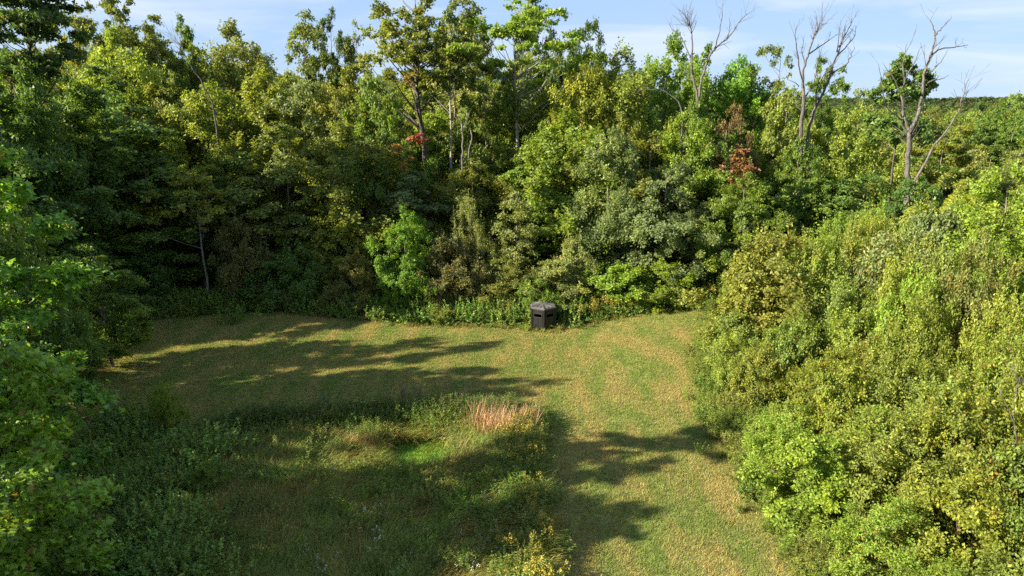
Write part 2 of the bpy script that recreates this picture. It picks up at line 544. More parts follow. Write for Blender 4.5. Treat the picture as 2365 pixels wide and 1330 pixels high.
# thin open crown
proto('sparse0', 110, 15, 3.0, 4.0, p_ovoid, 60, .9, 6500, .19, shape='tri', width=.8, flat=.55, up=.6, outw=.5, jit=.8, lump=.45, inner=1.6, bare=.2, r0=.16, nlimb=50)
# pine with level boughs
proto('pine0', 120, 20, 5.0, 4.0, p_cone, 90, 1.25, 24000, .24, shape='tri', width=.5, flat=.22, up=.7, outw=.5, jit=.6, droop=.15, inner=2.0, r0=.28, nlimb=70, bark=M_BARK_DARK)
# shrubs
SHR = [('shrub0', p_dome, .34, .8), ('shrub1', p_ovoid, .25, .6), ('shrub2', p_dome, .40, .5), ('shrub3', p_egg, .30, .9), ('shrub4', p_column, .28, .7)]
for i, (k, pf, lp, fl) in enumerate(SHR):
    proto(k, 140 + i, 5, 2.3, .1, pf, 110, .62, 27000, (.145, .125, .155, .135, .14)[i], shape='quad', width=(.6, .5, .7, .6, .55)[i], flat=fl, up=.6, outw=.6, jit=.7, lump=lp,
          rise=(.2, .5, 0, .1, .6)[i], droop=(0, 0, .25, .1, 0)[i], spike=(.8, 1.2, .5, .7, 1.3)[i], r0=.05, nlimb=40, bark=M_TWIG, top=.7)
# near maples with leaves large enough to show their lobes
for i, (H_, R_, n_, c_) in enumerate([(16.5, 1.9, 30000, 150), (11, 2.5, 34000, 160)]):
    proto('bigmaple%d' % i, 170 + i, H_, R_, .5, p_wide, c_, .95, n_, .19, shape='star', flat=.36, up=.9, outw=.45, jit=.6, droop=.1, leafmat=M_LEAF_SOFT, inner=2.6, lump=.42)

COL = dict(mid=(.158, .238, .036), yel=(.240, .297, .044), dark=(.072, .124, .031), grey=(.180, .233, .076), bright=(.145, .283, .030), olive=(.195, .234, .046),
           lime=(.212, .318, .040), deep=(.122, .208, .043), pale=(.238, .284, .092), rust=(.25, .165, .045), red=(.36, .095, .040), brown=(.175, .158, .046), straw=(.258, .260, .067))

LAND = []                                      # (short name, u, v) of trees one can find in the photograph
LABELS = set()
COLW = {'olive': 'olive', 'mid': 'mid green', 'yel': 'yellow-green', 'deep': 'dark green', 'pale': 'pale green', 'lime': 'lime green', 'straw': 'straw-tinged'}
KINDW = {'maple': 'tiered', 'round': 'rounded', 'ash': 'feathery', 'shrub0': 'domed', 'shrub1': 'tufted', 'shrub2': 'drooping', 'shrub3': 'egg-shaped', 'shrub4': 'upright'}

def photo_uv(p):
    d = Vector(p) - Vector((0, 0, CAM_Z))
    f = d.y * CP - d.z * SP; up = d.y * SP + d.z * CP
    return 1182.5 + FPX * d.x / f, 665 - FPX * up / f

def auto_label(col, key, noun, p, landmarks):
    u, v = photo_uv(p)
    c = COLW.get(col, 'fresh green'); k = KINDW.get(key, KINDW.get(key[:-1], 'leafy'))
    near = sorted(landmarks, key=lambda q: (q[1] - u) ** 2 + 2.0 * (q[2] - v) ** 2)
    for a, au, av in near[:5]:
        du, dv = u - au, v - av
        if abs(du) > 1.3 * abs(dv): rel = 'just left of' if du < 0 else 'just right of'
        else: rel = 'showing above' if dv < 0 else 'showing below'
        lab = '%s %s %s %s the %s' % (c, k, noun, rel, a)
        if lab not in LABELS:
            LABELS.add(lab)
            return lab
    return '%s %s %s between %s and %s' % (c, k, noun, near[0][0], near[1][0])

rngp = random.Random(5)
PLACED = []

def put(key, x, y, s, sz, col, label, name, cat='tree', group=None, old=0.007, rot=None, jitter=.12):
    p = PROTO[key]
    root = empty(name, (x, y, h1(x, y)), rngp.uniform(0, 2 * PI) if rot is None else rot)
    root.scale = (s, s, sz)
    tag(root, label, cat, group)
    c = COL[col] if isinstance(col, str) else col
    f = 1 + rngp.uniform(-jitter, jitter); g = 1 + rngp.uniform(-jitter, jitter) * .6
    cr = link('crown' if cat == 'tree' else 'foliage', p['crown'], root)
    cr.color = (c[0] * f * g, c[1] * f, c[2] * f / g, old)
    link('trunk' if cat == 'tree' else 'stem', p['trunk'], root)
    PLACED.append((x, y, s * p['R']))
    return root

def tree(key, u, v, w, Y, col, label, name='broadleaf_tree', cat='tree', group=None, old=0.007, rot=None):
    """a tree whose top is seen at photo pixel (u, v), w pixels wide, Y metres away"""
    q = at_depth(u, v, Y)
    p = PROTO[key]
    dist = math.hypot(Y, CAM_Z - q.z)
    s = w / FPX * dist / (2 * p['R'])
    sz = (q.z - h1(q.x, Y)) / p['H']
    return put(key, q.x, Y, s, sz, col, label, name, cat, group, old, rot)

# ------------------------------------------------------------------ the wood behind the field: named trees
T = tree
# front row at the field edge, from the dim left corner to the sunny right
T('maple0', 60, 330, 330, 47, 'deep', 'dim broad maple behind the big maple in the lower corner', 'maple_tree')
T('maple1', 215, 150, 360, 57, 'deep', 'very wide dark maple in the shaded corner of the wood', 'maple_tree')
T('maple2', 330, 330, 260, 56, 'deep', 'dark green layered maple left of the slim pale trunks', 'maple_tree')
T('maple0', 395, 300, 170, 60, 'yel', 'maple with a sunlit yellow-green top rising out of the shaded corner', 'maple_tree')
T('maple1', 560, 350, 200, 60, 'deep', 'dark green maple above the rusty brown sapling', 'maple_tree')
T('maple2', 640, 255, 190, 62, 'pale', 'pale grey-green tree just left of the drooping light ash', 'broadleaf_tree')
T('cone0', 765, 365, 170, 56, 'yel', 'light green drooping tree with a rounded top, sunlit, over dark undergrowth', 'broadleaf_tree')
RED_MAPLE = T('round0', 862, 175, 190, 62, 'mid', 'large maple with red and orange sprays low on its side', 'maple_tree', old=.06)
def spray(root, u, v, Y, r, n, col, seed):
    rng = np.random.default_rng(seed)
    q = at_depth(u, v, Y)
    M = (Matrix.Translation(root.location) @ root.rotation_euler.to_matrix().to_4x4() @ Matrix.Diagonal((*root.scale, 1))).inverted()
    me = foliage('red_spray', rng, np.array([[0., 0., 0.]]) + rng.normal(size=(4, 3)) * r * .7, np.full(4, r), np.zeros((4, 2)), n, .2, M_LEAF, flat=.5, shape='tri', width=.9)
    o = link('red_spray', me, root)
    tag(o, kind='stuff')
    o.matrix_local = M @ Matrix.Translation(q)
    o.color = (*col, .1)
for j, (u, v, r_, n_, c_) in enumerate([(962, 328, .42, 130, (.32, .085, .05)), (975, 318, .3, 80, (.32, .08, .055)), (925, 338, .4, 110, (.33, .20, .055)), (905, 345, .3, 70, (.32, .22, .06)), (940, 376, .38, 90, (.32, .18, .06)), (950, 185, .3, 60, (.26, .17, .05))]):
    spray(RED_MAPLE, u, v, 57.6, r_, n_, c_, 60 + j)
T('maple0', 950, 380, 220, 58, 'grey', 'grey-green maple below the red sprays, its boughs in tiers', 'maple_tree')
T('maple1', 1090, 330, 190, 63, 'olive', 'olive maple around the feet of the two slim bare trunks', 'maple_tree')
T('maple2', 1235, 340, 230, 60, 'mid', 'green maple with bright tips behind the pale birch-like sapling', 'maple_tree')
T('cone1', 1190, 430, 170, 54.5, 'pale', 'pale narrow sapling with whitish leaves behind the hunting blind', 'young_tree', old=0)
T('round1', 1430, 265, 200, 62, 'olive', 'tree with whitish leaf undersides above the grey-green pair', 'broadleaf_tree')
T('ash0', 1410, 300, 170, 57, 'grey', 'grey-green tree with bare dark twigs on its sunless side', 'broadleaf_tree')
T('round2', 1545, 380, 240, 55.5, 'grey', 'big blue-green rounded tree hanging over the vine bank', 'broadleaf_tree')
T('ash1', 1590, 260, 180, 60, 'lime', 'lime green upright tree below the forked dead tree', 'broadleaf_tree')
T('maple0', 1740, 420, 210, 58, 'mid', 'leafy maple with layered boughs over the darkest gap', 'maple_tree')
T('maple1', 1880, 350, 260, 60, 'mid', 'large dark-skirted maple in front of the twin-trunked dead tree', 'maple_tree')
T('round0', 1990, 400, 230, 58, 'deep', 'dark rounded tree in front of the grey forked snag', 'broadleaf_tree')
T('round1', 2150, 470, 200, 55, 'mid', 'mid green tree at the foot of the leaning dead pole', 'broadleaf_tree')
# second and third rows
T('ash2', 270, 70, 200, 68, 'yel', 'pale yellow-green tree with feathery upright shoots below the skyline oaks', 'broadleaf_tree')
T('maple0', 360, 170, 170, 66, 'olive', 'olive tree beside the slanting dead stem', 'broadleaf_tree')
T('ash0', 470, 200, 220, 65, 'yel', 'yellow-green ash just below the slanting dead stem', 'broadleaf_tree')
T('ash1', 600, 165, 220, 66, 'yel', 'bright yellow-green tree in mid slope left of the spired tree', 'broadleaf_tree')
T('round2', 690, 170, 200, 66, 'pale', 'pale dense tree straight below the spired tree', 'broadleaf_tree')
T('ash2', 790, 160, 180, 66, 'olive', 'olive feathery tree beside the red-sprayed maple', 'broadleaf_tree')
T('maple2', 1010, 215, 170, 70.5, 'lime', 'lime green maple glowing behind the two slim bare trunks', 'maple_tree')
T('round0', 1130, 140, 190, 68, 'mid', 'mid green tree filling the gap left of the tall bright maple', 'broadleaf_tree')
T('maple1', 1280, 190, 180, 66, 'mid', 'mid green tree right of the tall pale trunk', 'broadleaf_tree')
T('ash0', 1345, 150, 190, 64, 'yel', 'yellow-green tree with a broom-like lit top, right of the tall bright maple', 'broadleaf_tree')
T('ash1', 1430, 108, 210, 66, 'yel', 'upright yellow-green tree on the skyline right of the dark rounded crown', 'broadleaf_tree')
T('ash2', 1545, 88, 200, 72, 'lime', 'lime green tree against the sky just left of the forked dead tree', 'broadleaf_tree')
T('round1', 1640, 110, 150, 76, 'mid', 'small-topped green tree between the forks of the forked dead tree', 'broadleaf_tree')
T('ash0', 1710, 138, 190, 74, 'bright', 'fresh green tree on the skyline between the two dead trees', 'broadleaf_tree')
T('sparse0', 1797, 70, 120, 74, 'grey', 'thin see-through tree standing against the sky left of the twin-trunked dead tree', 'broadleaf_tree')
T('round2', 1820, 190, 170, 68, 'yel', 'yellow-green tree at the foot of the see-through tree', 'broadleaf_tree')
T('oak0', 1915, 135, 120, 72, 'mid', 'green crown half hidden by the bare limbs of the twin-trunked dead tree', 'oak_tree')
T('ash1', 1985, 245, 170, 66, 'yel', 'yellow-green tree between the twin-trunked dead tree and the grey forked snag', 'broadleaf_tree')
T('sparse0', 1995, 178, 70, 78, 'grey', 'small wispy treetop against the sky left of the grey forked snag', 'broadleaf_tree')
T('maple2', 2190, 285, 190, 62, 'yel', 'yellowing tree behind the leaning dead pole', 'maple_tree', old=.12)
T('round0', 2080, 330, 150, 63, 'yel', 'yellow-green round tree hugging the base of the grey forked snag', 'broadleaf_tree')
# tall ones on the skyline
T('oak0', 160, -15, 140, 74, 'olive', 'thin-crowned skyline tree right of the dark corner tree', 'oak_tree')
T('oak1', 258, -18, 165, 76, 'olive', 'tallest leafy oak on the left part of the skyline', 'oak_tree')
T('oak0', 330, 38, 150, 80, 'olive', 'lower skyline oak stepping down right of the tall leafy oak', 'oak_tree')
T('round1', 410, 42, 130, 82, 'mid', 'small pointed skyline crown before the long dip in the treetops', 'broadleaf_tree')
T('ash2', 540, 58, 190, 80, 'olive', 'feathery olive tree standing at the dip of the skyline', 'broadleaf_tree')
T('cone1', 702, 0, 200, 78, 'olive', 'spired tree whose pointed top nearly reaches the upper edge', 'spired_tree')
T('oak1', 755, 32, 105, 82, 'dark', 'dark crown leaning out right of the spired tree', 'oak_tree')
T('cone0', 818, 50, 120, 82, 'olive', 'small spired tree between the dark leaning crown and the tall oak', 'spired_tree')
T('round2', 1250, 30, 150, 80, 'dark', 'dark green tree behind the tall bright maple', 'broadleaf_tree')
T('round0', 1357, 44, 125, 84, 'dark', 'dark ball-shaped crown alone on the skyline', 'broadleaf_tree')
T('ash0', 1100, 40, 110, 84, 'olive', 'olive treetop between the slim bare-trunked tree and the tall bright maple', 'broadleaf_tree')

# tall trees with their own shape: trunk seen clear of leaves
def tall_tree(seed, u, v, Y, w, zb_v, col, label, name, nleaf, ncl, r0, bark, base_u=None, lean=0.0, cr=1.1, prof=p_top, flat=.65, nlimb=60, lump=.45, forks=0, old=.02, size=.22):
    rng = np.random.default_rng(seed)
    q = at_depth(u, v, Y)
    z0 = h1(q.x, Y)
    H = q.z - z0
    dist = math.hypot(Y, CAM_Z - q.z)
    R = w / FPX * dist / 2
    zb = at_depth(u, zb_v, Y).z - z0
    c, r, a, t = crown_clumps(rng, H, R, zb, prof, ncl, cr, lump, 1.7)
    root = empty(name, (q.x - lean, Y, z0))
    c[:, 0] += lean * (c[:, 2] / H) ** 1.5
    tag(root, label, 'tree')
    cr_ = link('crown', foliage(name + '_crown', rng, c, r, np.tile([[lean, 0]], (ncl, 1)), nleaf, size, M_LEAF, flat=flat, up=.5, outw=.5, jit=.8, shape='tri', width=.95), root)
    cc = COL[col] if isinstance(col, str) else col; cr_.color = (*cc, old)
    link('trunk', trunk_mesh(name + '_trunk', rng, H, r0, c, nlimb, bark, lean=lean, top=.93, bare=max(.05, zb / H * .75)), root)
    PLACED.append((q.x, Y, 2.0))
    return root

tall_tree(201, 935, -40, 66, 215, 190, 'olive', 'very tall dark-trunked oak whose open crown leaves the top of the picture', 'oak_tree', 13000, 80, .42, M_BARK_DARK, lean=-1.6, cr=1.0, nlimb=75)
tall_tree(202, 1030, 50, 65, 140, 210, 'olive', 'slim straight tree with a long bare pale trunk beside the tall oak', 'broadleaf_tree', 8000, 55, .22, M_PALE, cr=.9, nlimb=55)
tall_tree(203, 1065, -10, 70, 110, 130, 'grey', 'thin wispy treetop behind the slim straight tree', 'broadleaf_tree', 3500, 45, .18, M_BARK, cr=.8, nlimb=45)
tall_tree(204, 1200, -35, 67, 260, 200, 'lime', 'tall bright green maple with a pale trunk showing through its crown', 'maple_tree', 15000, 85, .32, M_PALE, cr=1.15, flat=.4, nlimb=60)

tall_tree(208, 2092, 118, 57, 100, 330, 'deep', 'dark dense leafy crown tangled with the grey forked snag', 'oak_tree', 9000, 50, .16, M_BARK_DARK, cr=.75, prof=p_column, lump=.5)

tall_tree(209, 25, -130, 50, 215, 175, 'dark', 'tall dark tree with heavy boughs cut off by the upper corner of the picture', 'oak_tree', 17000, 90, .35, M_BARK_DARK, cr=1.15, flat=.35, nlimb=60, prof=p_ovoid)

# young trees and saplings at the wood's edge
T('round1', 930, 480, 135, 51.5, 'bright', 'vivid green young maple standing in shade in front of the wood', 'young_maple', rot=1.0)
T('shrub3', 1050, 540, 170, 52.5, (.15, .145, .045), 'brownish olive bush right of the vivid green young maple', 'shrub', 'shrub', old=.05)
T('shrub1', 1085, 470, 90, 55, 'pale', 'pale feathery bush peeping over the brownish olive bush', 'shrub', 'shrub')
T('shrub0', 815, 595, 130, 52.5, (.20, .215, .055), 'straw-tinged bush left of the vivid green young maple', 'shrub', 'shrub', old=.05)
T('shrub2', 1290, 600, 150, 51.5, 'pale', 'light green bush just behind the hunting blind', 'shrub', 'shrub')
T('shrub3', 1240, 640, 120, 50.5, 'mid', 'mid green bush touching the back of the hunting blind', 'shrub', 'shrub')
T('shrub0', 1330, 555, 120, 53.5, 'pale', 'pale bush with upright shoots at the left end of the vine bank', 'shrub', 'shrub')
T('shrub2', 1430, 610, 170, 52, 'lime', 'bright vine-hung bush in the middle of the vine bank', 'shrub', 'shrub')
T('shrub0', 1530, 610, 170, 52.5, 'lime', 'bright vine-hung bush at the shaded end of the vine bank', 'shrub', 'shrub')
T('shrub1', 1150, 600, 140, 52, 'olive', 'dull olive bush between the brownish bush and the hunting blind', 'shrub', 'shrub', old=.06)
T('shrub3', 545, 490, 140, 54, (.155, .160, .045), 'rusty brown sapling in the shade by the slim pale trunks', 'young_tree', 'tree', old=.12)
T('shrub3', 690, 560, 150, 54, 'deep', 'deep green bush in shade right of the rusty brown sapling', 'shrub', 'shrub')
T('shrub2', 610, 590, 130, 53.5, 'deep', 'low dark bush straight below the rusty brown sapling', 'shrub', 'shrub')
T('shrub2', 240, 590, 190, 51, 'deep', 'dark bush at the dim corner of the field', 'shrub', 'shrub')
T('shrub0', 330, 600, 150, 53, 'deep', 'dark bush left of the slim pale trunks', 'shrub', 'shrub')
T('maple2', 215, 560, 190, 40, 'mid', 'green low maple reaching over the edge of the field beside the big maple', 'young_maple')

# slim pale trunks of the yellowing maple
tall_tree(205, 425, 380, 54, 200, 530, 'yel', 'slim yellow-green maple with a pale curving trunk at the shaded edge', 'young_maple', 6000, 55, .13, M_PALE, cr=.9, flat=.35, prof=p_egg, nlimb=22, old=.12, size=.2, lean=-.7)
tall_tree(206, 450, 420, 56.5, 120, 560, 'mid', 'slim pale-trunked tree just right of the curving trunk', 'young_maple', 3500, 40, .12, M_PALE, cr=.8, flat=.35, prof=p_egg, nlimb=14, old=.05, size=.2, lean=.2)

T('round2', 1850, 322, 150, 59, 'mid', 'rounded green tree hiding the feet of the twin-trunked dead tree', 'broadleaf_tree')
T('round0', 1618, 232, 130, 63.5, 'mid', 'leafy tree wrapped round the foot of the forked dead tree', 'broadleaf_tree')
T('maple2', 2125, 372, 150, 52.5, 'deep', 'dark green tree in front of the grey forked snag', 'broadleaf_tree')

# red and rusty touches
T('round1', 1722, 405, 170, 53.2, 'mid', 'green tree hiding the stem of the small scarlet tree', 'broadleaf_tree')
tall_tree(207, 1718, 335, 55.5, 60, 430, (.22, .105, .05), 'small scarlet tree glowing among the green below the two dead trees', 'young_maple', 1000, 26, .05, M_BARK, cr=.55, flat=.4, old=.25, nlimb=14, lump=.7)
T('round0', 1695, 238, 120, 62, (.185, .150, .058), 'russet-tinged tree above the small scarlet tree', 'maple_tree', old=.06)

# ------------------------------------------------------------------ fill of the wood
LAND_WOOD = [('tall leafy skyline oak', 258, 40), ('slanting dead stem', 450, 170), ('dip of the skyline', 560, 80), ('spired tree', 702, 60), ('dark leaning crown', 755, 60), ('tall dark-trunked oak', 935, 90),
             ('slim straight pale trunk', 1030, 230), ('tall bright maple', 1205, 90), ('dark ball-shaped crown', 1357, 70), ('forked dead tree', 1620, 150), ('broken pale branch', 1530, 210),
             ('twin-trunked dead tree', 1880, 180), ('see-through tree', 1797, 120), ('grey forked snag', 2100, 230), ('leaning dead pole', 2190, 290), ('scarlet tree', 1718, 350), ('red maple sprays', 960, 335),
             ('vivid green young maple', 930, 500), ('light drooping tree', 765, 420), ('big blue-green tree', 1545, 420), ('curving pale trunk', 420, 480), ('dark corner tree', 60, 60), ('horizon ridge', 2330, 235),
             ('tip of the thicket', 1795, 560), ('big left-edge maple', 60, 300)]
LAND_BANK = [('large yellow-leaved bush', 1795, 620), ('lime-tipped sapling', 1905, 610), ('pinkish bush', 2060, 600), ('grey-green bush', 2200, 520), ('tall right-edge tree', 2330, 450), ('russet-tinged bush', 2270, 620),
             ('far end of the lawn', 1650, 730), ('narrowest part of the path', 1720, 1090), ('bottom end of the path', 1880, 1300), ('lower right corner', 2330, 1290), ('longest shadow on the path', 1620, 900)]
SKY = [(-400, 30), (0, 40), (150, 40), (300, 60), (450, 95), (560, 85), (700, 110), (800, 125), (900, 115), (1100, 100), (1300, 100), (1400, 135), (1500, 140), (1650, 150), (1750, 180),
       (1850, 225), (1900, 240), (2000, 250), (2100, 255), (2365, 250), (2700, 240)]
SX, SV = zip(*SKY)
n_fill = 0
yy = 60.0
while yy < 112:
    xx = -66.0
    while xx < 62:
        x = xx + rngp.uniform(-1.6, 1.6); y = yy + rngp.uniform(-1.6, 1.6)
        xx += 5.2
        u = 1182.5 + FPX * x / (y * 1.03)
        if u < -420 or u > 2650: continue
        if any((x - a) ** 2 + (y - b) ** 2 < (1.7 + .18 * r) ** 2 for a, b, r in PLACED): continue
        back = (y - 58) / 52.0
        v = float(np.interp(u, SX, SV)) + (1 - back) * 130 + rngp.uniform(0, 70)
        if 905 < u < 1110 and y < 69: v = max(v, 380)
        if 1150 < u < 1260 and y < 69: v = max(v, 310)
        if 1850 < u: v = max(v, float(np.interp(y, [58, 70, 90, 112], [400, 345, 300, 262])) + rngp.uniform(-10, 20))
        if 1660 < u < 1770 and y < 66: v = max(v, 430)
        q = at_depth(u, v, y)
        H = min(25, max(5.5, q.z - h1(x, y)))
        kind = rngp.choice(('maple', 'round', 'ash'))
        key = kind + str(rngp.randint(0, 2))
        p = PROTO[key]
        wdt = rngp.uniform(.9, 1.2) * (3.1 + .10 * H)
        col = rngp.choice(('olive', 'mid', 'yel', 'deep', 'pale', 'mid', 'olive'))
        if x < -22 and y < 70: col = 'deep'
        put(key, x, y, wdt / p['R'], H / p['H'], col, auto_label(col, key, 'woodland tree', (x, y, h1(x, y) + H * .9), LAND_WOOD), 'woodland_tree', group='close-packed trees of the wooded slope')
        n_fill += 1
    yy += 5.4
# falling ground right of the wood, out to the ridge
for k in range(95):
    y = 112 + 75 * rngp.random() ** 1.1
    x = rngp.uniform(.36, .86) * y
    v = float(np.interp(y, [110, 140, 190], [268, 242, 228])) + rngp.uniform(-8, 22)
    u = 1182.5 + FPX * x / (y * 1.03)
    q = at_depth(u, v, y)
    H = min(19, max(7, q.z - h1(x, y)))
    key = rngp.choice(('round', 'maple', 'round')) + str(rngp.randint(0, 2))
    p = PROTO[key]
    put(key, x, y, rngp.uniform(3.8, 5.6) / p['R'], H / p['H'], (cl := rngp.choice(('mid', 'olive', 'deep', 'yel'))), auto_label(cl, key, 'lower woods treetop', (x, y, h1(x, y) + H), LAND_WOOD), 'woodland_tree', group='treetops of the lower woods towards the ridge')

# ------------------------------------------------------------------ trees along the left side of the field (they shade it)
T('bigmaple0', -105, 165, 262, 22, (.20, .335, .046), 'big maple down the left edge with sun-bleached top sprays', 'maple_tree', old=.03, rot=.4)
T('bigmaple1', -165, 700, 415, 17.5, (.26, .37, .042), 'yellow-green big-leaved maple in the bottom left corner', 'maple_tree', old=.04, rot=2.2)
T('maple1', 50, 440, 200, 33, 'mid', 'mid-sized maple behind the big maple at the field side', 'maple_tree')
SIDE = [(-22, 11, 10), (-20.5, 19.6, 12.5), (-24.5, 15, 16), (-24, 6, 15), (-25, 1, 16), (-30, 12, 15), (-21.5, 25, 9), (-22.3, 28, 11.5), (-24.5, 23, 9),  # last ones here are short blockers added to shade bramble and meadow rim
        (-26.5, 28.8, 15.5), (-28.5, 30.6, 15.5), (-34, 27.5, 17.5), (-30, 35.6, 15.5), (-32, 44.6, 18.5), (-33, 48, 19), (-34, 51.5, 19), (-39, 43.4, 20), (-40, 47, 20),
        (-41, 51, 21), (-45, 46, 22), (-44, 56, 21), (-39, 56, 20), (-49, 48, 22), (-51, 56, 22), (-34, 54.5, 18)]
for i, (x, y, H) in enumerate(SIDE):
    key = ('maple0', 'maple1', 'round1', 'maple2', 'ash1')[i % 5]
    p = PROTO[key]
    put(key, x, y, (2.7 if H < 14 else rngp.uniform(3.1, 4.0)) / p['R'], H / p['H'], rngp.choice(('mid', 'deep')), 'tree of the partly added shade row along the left side of the field', 'side_tree', group='trees of the shady row left of the field')

# ------------------------------------------------------------------ thicket right of the mown path
EDGE = [(12, 11.2), (24, 11.0), (30, 11.3), (36, 11.6), (41, 13.2), (46, 15.6), (52, 18.5)]
EY, EX = zip(*EDGE)
T('shrub0', 1795, 555, 290, 41, (.225, .260, .050), 'large rounded bush with yellow leaves at the far tip of the thicket', 'shrub', 'shrub', old=.04)
T('shrub4', 1905, 585, 150, 40, 'yel', 'lime-tipped sapling sticking up right of the large rounded bush', 'young_tree', 'tree', old=.03)
T('shrub3', 2060, 520, 230, 40, 'pale', 'pale pinkish-tinged bush with bare grey stems in its middle', 'shrub', 'shrub', old=.10)
T('shrub2', 2200, 470, 220, 41, 'grey', 'grey-green bush behind the pinkish-tinged one', 'shrub', 'shrub')
T('ash1', 2330, 380, 250, 38, 'lime', 'tall bright green tree at the right edge above the thicket', 'young_tree', 'tree')
T('ash2', 2230, 420, 190, 46, 'yel', 'yellow-green tree rising between the thicket and the leaning dead pole', 'young_tree', 'tree')
T('shrub1', 2270, 560, 180, 33, (.20, .215, .05), 'russet-tinged tall bush near the right edge', 'shrub', 'shrub', old=.10)
n_sh = 0
yy = 13.0
while yy < 54:
    d = 1.0
    while d < 25:
        ex = float(np.interp(yy, EY, EX))
        x = ex + d + rngp.uniform(-.7, .7); y = yy + rngp.uniform(-.8, .8)
        d += 2.5
        u = 1182.5 + FPX * x / (y * 1.02)
        if u > 2750: break
        if any((x - a) ** 2 + (y - b) ** 2 < (1.1 + .25 * r) ** 2 for a, b, r in PLACED): continue
        H = min(7.2, 1.2 + .50 * d + rngp.uniform(-.4, .9)) * (1.0 if y < 36 else 1.08)
        key = rngp.choice([s[0] for s in SHR])
        p = PROTO[key]
        cl = rngp.choice(('yel', 'lime', (.225, .290, .040), (.205, .280, .038), (.240, .280, .048), (.190, .255, .048)))
        put(key, x, y, rngp.uniform(1.5, 2.15) / p['R'], H / p['H'], cl, auto_label(cl if isinstance(cl, str) else '', key, 'thicket shrub', (x, y, h1(x, y) + H), LAND_BANK), 'shrub', 'shrub',
            'shrubs of the sunny thicket', old=rngp.choice((.004, .01, .02, .07)))
        n_sh += 1
    yy += 2.6

# ------------------------------------------------------------------ dead trees
def dead_tree(seed, Y, limbs, label, name='dead_tree', r_base=.22, twig=1.0, lo_v=None):
    """limbs: (list of photo points, start radius, end radius) in order; each limb is one part"""
    rng = np.random.default_rng(seed)
    u0, v0 = limbs[0][0][0]
    base = at_depth(u0, v0, Y)
    z0 = h1(base.x, Y)
    root = empty(name, (base.x, Y, z0))
    tag(root, label, 'dead tree')
    org = Vector((base.x, Y, z0))
    ends = []
    def near_y(u, v):
        best = None
        for (uu, vv, yy_) in ends:
            dd = (uu - u) ** 2 + (vv - v) ** 2
            if best is None or dd < best[0]: best = (dd, yy_)
        return best[1] if best and best[0] < 60 ** 2 else Y
    for li, (pts, ra, rb) in enumerate(limbs):
        mb = MB()
        y = near_y(*pts[0]) if li else Y
        slope = rng.uniform(-.5, .5) if li else rng.uniform(-.1, .1)
        P = []; R = []
        for i, (u, v) in enumerate(pts):
            if i: 
                du = math.hypot(pts[i][0] - pts[i - 1][0], pts[i][1] - pts[i - 1][1])
                y += slope * du / FPX * Y * .7
            P.append(at_depth(u, v, y) - org)
            ends.append((u, v, y))
            R.append(.72 * (ra + (rb - ra) * i / (len(pts) - 1)))
        if li == 0 and True:
            P = [Vector((P[0].x * 1.0, P[0].y, -0.5))] + P; R = [ra * 1.35] + R
        # smooth the polyline
        Q = []; RR = []
        for i in range(len(P) - 1):
            p0 = P[max(i - 1, 0)]; p1 = P[i]; p2 = P[i + 1]; p3 = P[min(i + 2, len(P) - 1)]
            for s in (0, .33, .67):
                a = .5 * ((2 * p1) + (p2 - p0) * s + (2 * p0 - 5 * p1 + 4 * p2 - p3) * s * s + (3 * p1 - p0 - 3 * p2 + p3) * s ** 3)
                if i > 0 or li: a = a + Vector(rng.normal(size=3)) * .035
                Q.append(a); RR.append(R[i] + (R[i + 1] - R[i]) * s)
        Q.append(P[-1]); RR.append(R[-1])
        mb.tube(Q, RR, 7)
        # twigs
        tot = sum((Q[i + 1] - Q[i]).length for i in range(len(Q) - 1))
        nt = int(tot * 1.5 * twig)
        for j in range(nt):
            f = rng.uniform(.3 if li else .75, 1.0)
            i = min(int(f * (len(Q) - 1)), len(Q) - 2)
            p = Q[i].lerp(Q[i + 1], rng.random())
            d = (Q[i + 1] - Q[i]).normalized()
            side = Vector(rng.normal(size=3)); side = (side - d * side.dot(d)).normalized()
            dirn = (d * rng.uniform(.5, 1.1) + side * rng.uniform(.5, 1.0) + Vector((0, 0, .3))).normalized()
            L = rng.uniform(.35, 1.5) * min(1.2, .3 + tot * .15)
            r = min(RR[i] * .5, .035)
            a = p + dirn * L * .5 + Vector(rng.normal(size=3)) * .07
            b = p + dirn * L + Vector((0, 0, .12 * L)) + Vector(rng.normal(size=3)) * .1
            mb.tube([p, a, b], [r, r * .7, .010], 3, False)
            if rng.random() < .6:
                d2 = (dirn + Vector(rng.normal(size=3)) * .6).normalized()
                mb.tube([a, a + d2 * L * .55], [r * .6, .008], 3, False)
        me = mb.mesh('dead_limb', M_DEAD, True)
        link('trunk' if li == 0 else 'branch', me, root)
    PLACED.append((base.x, Y, 1.0))
    return root

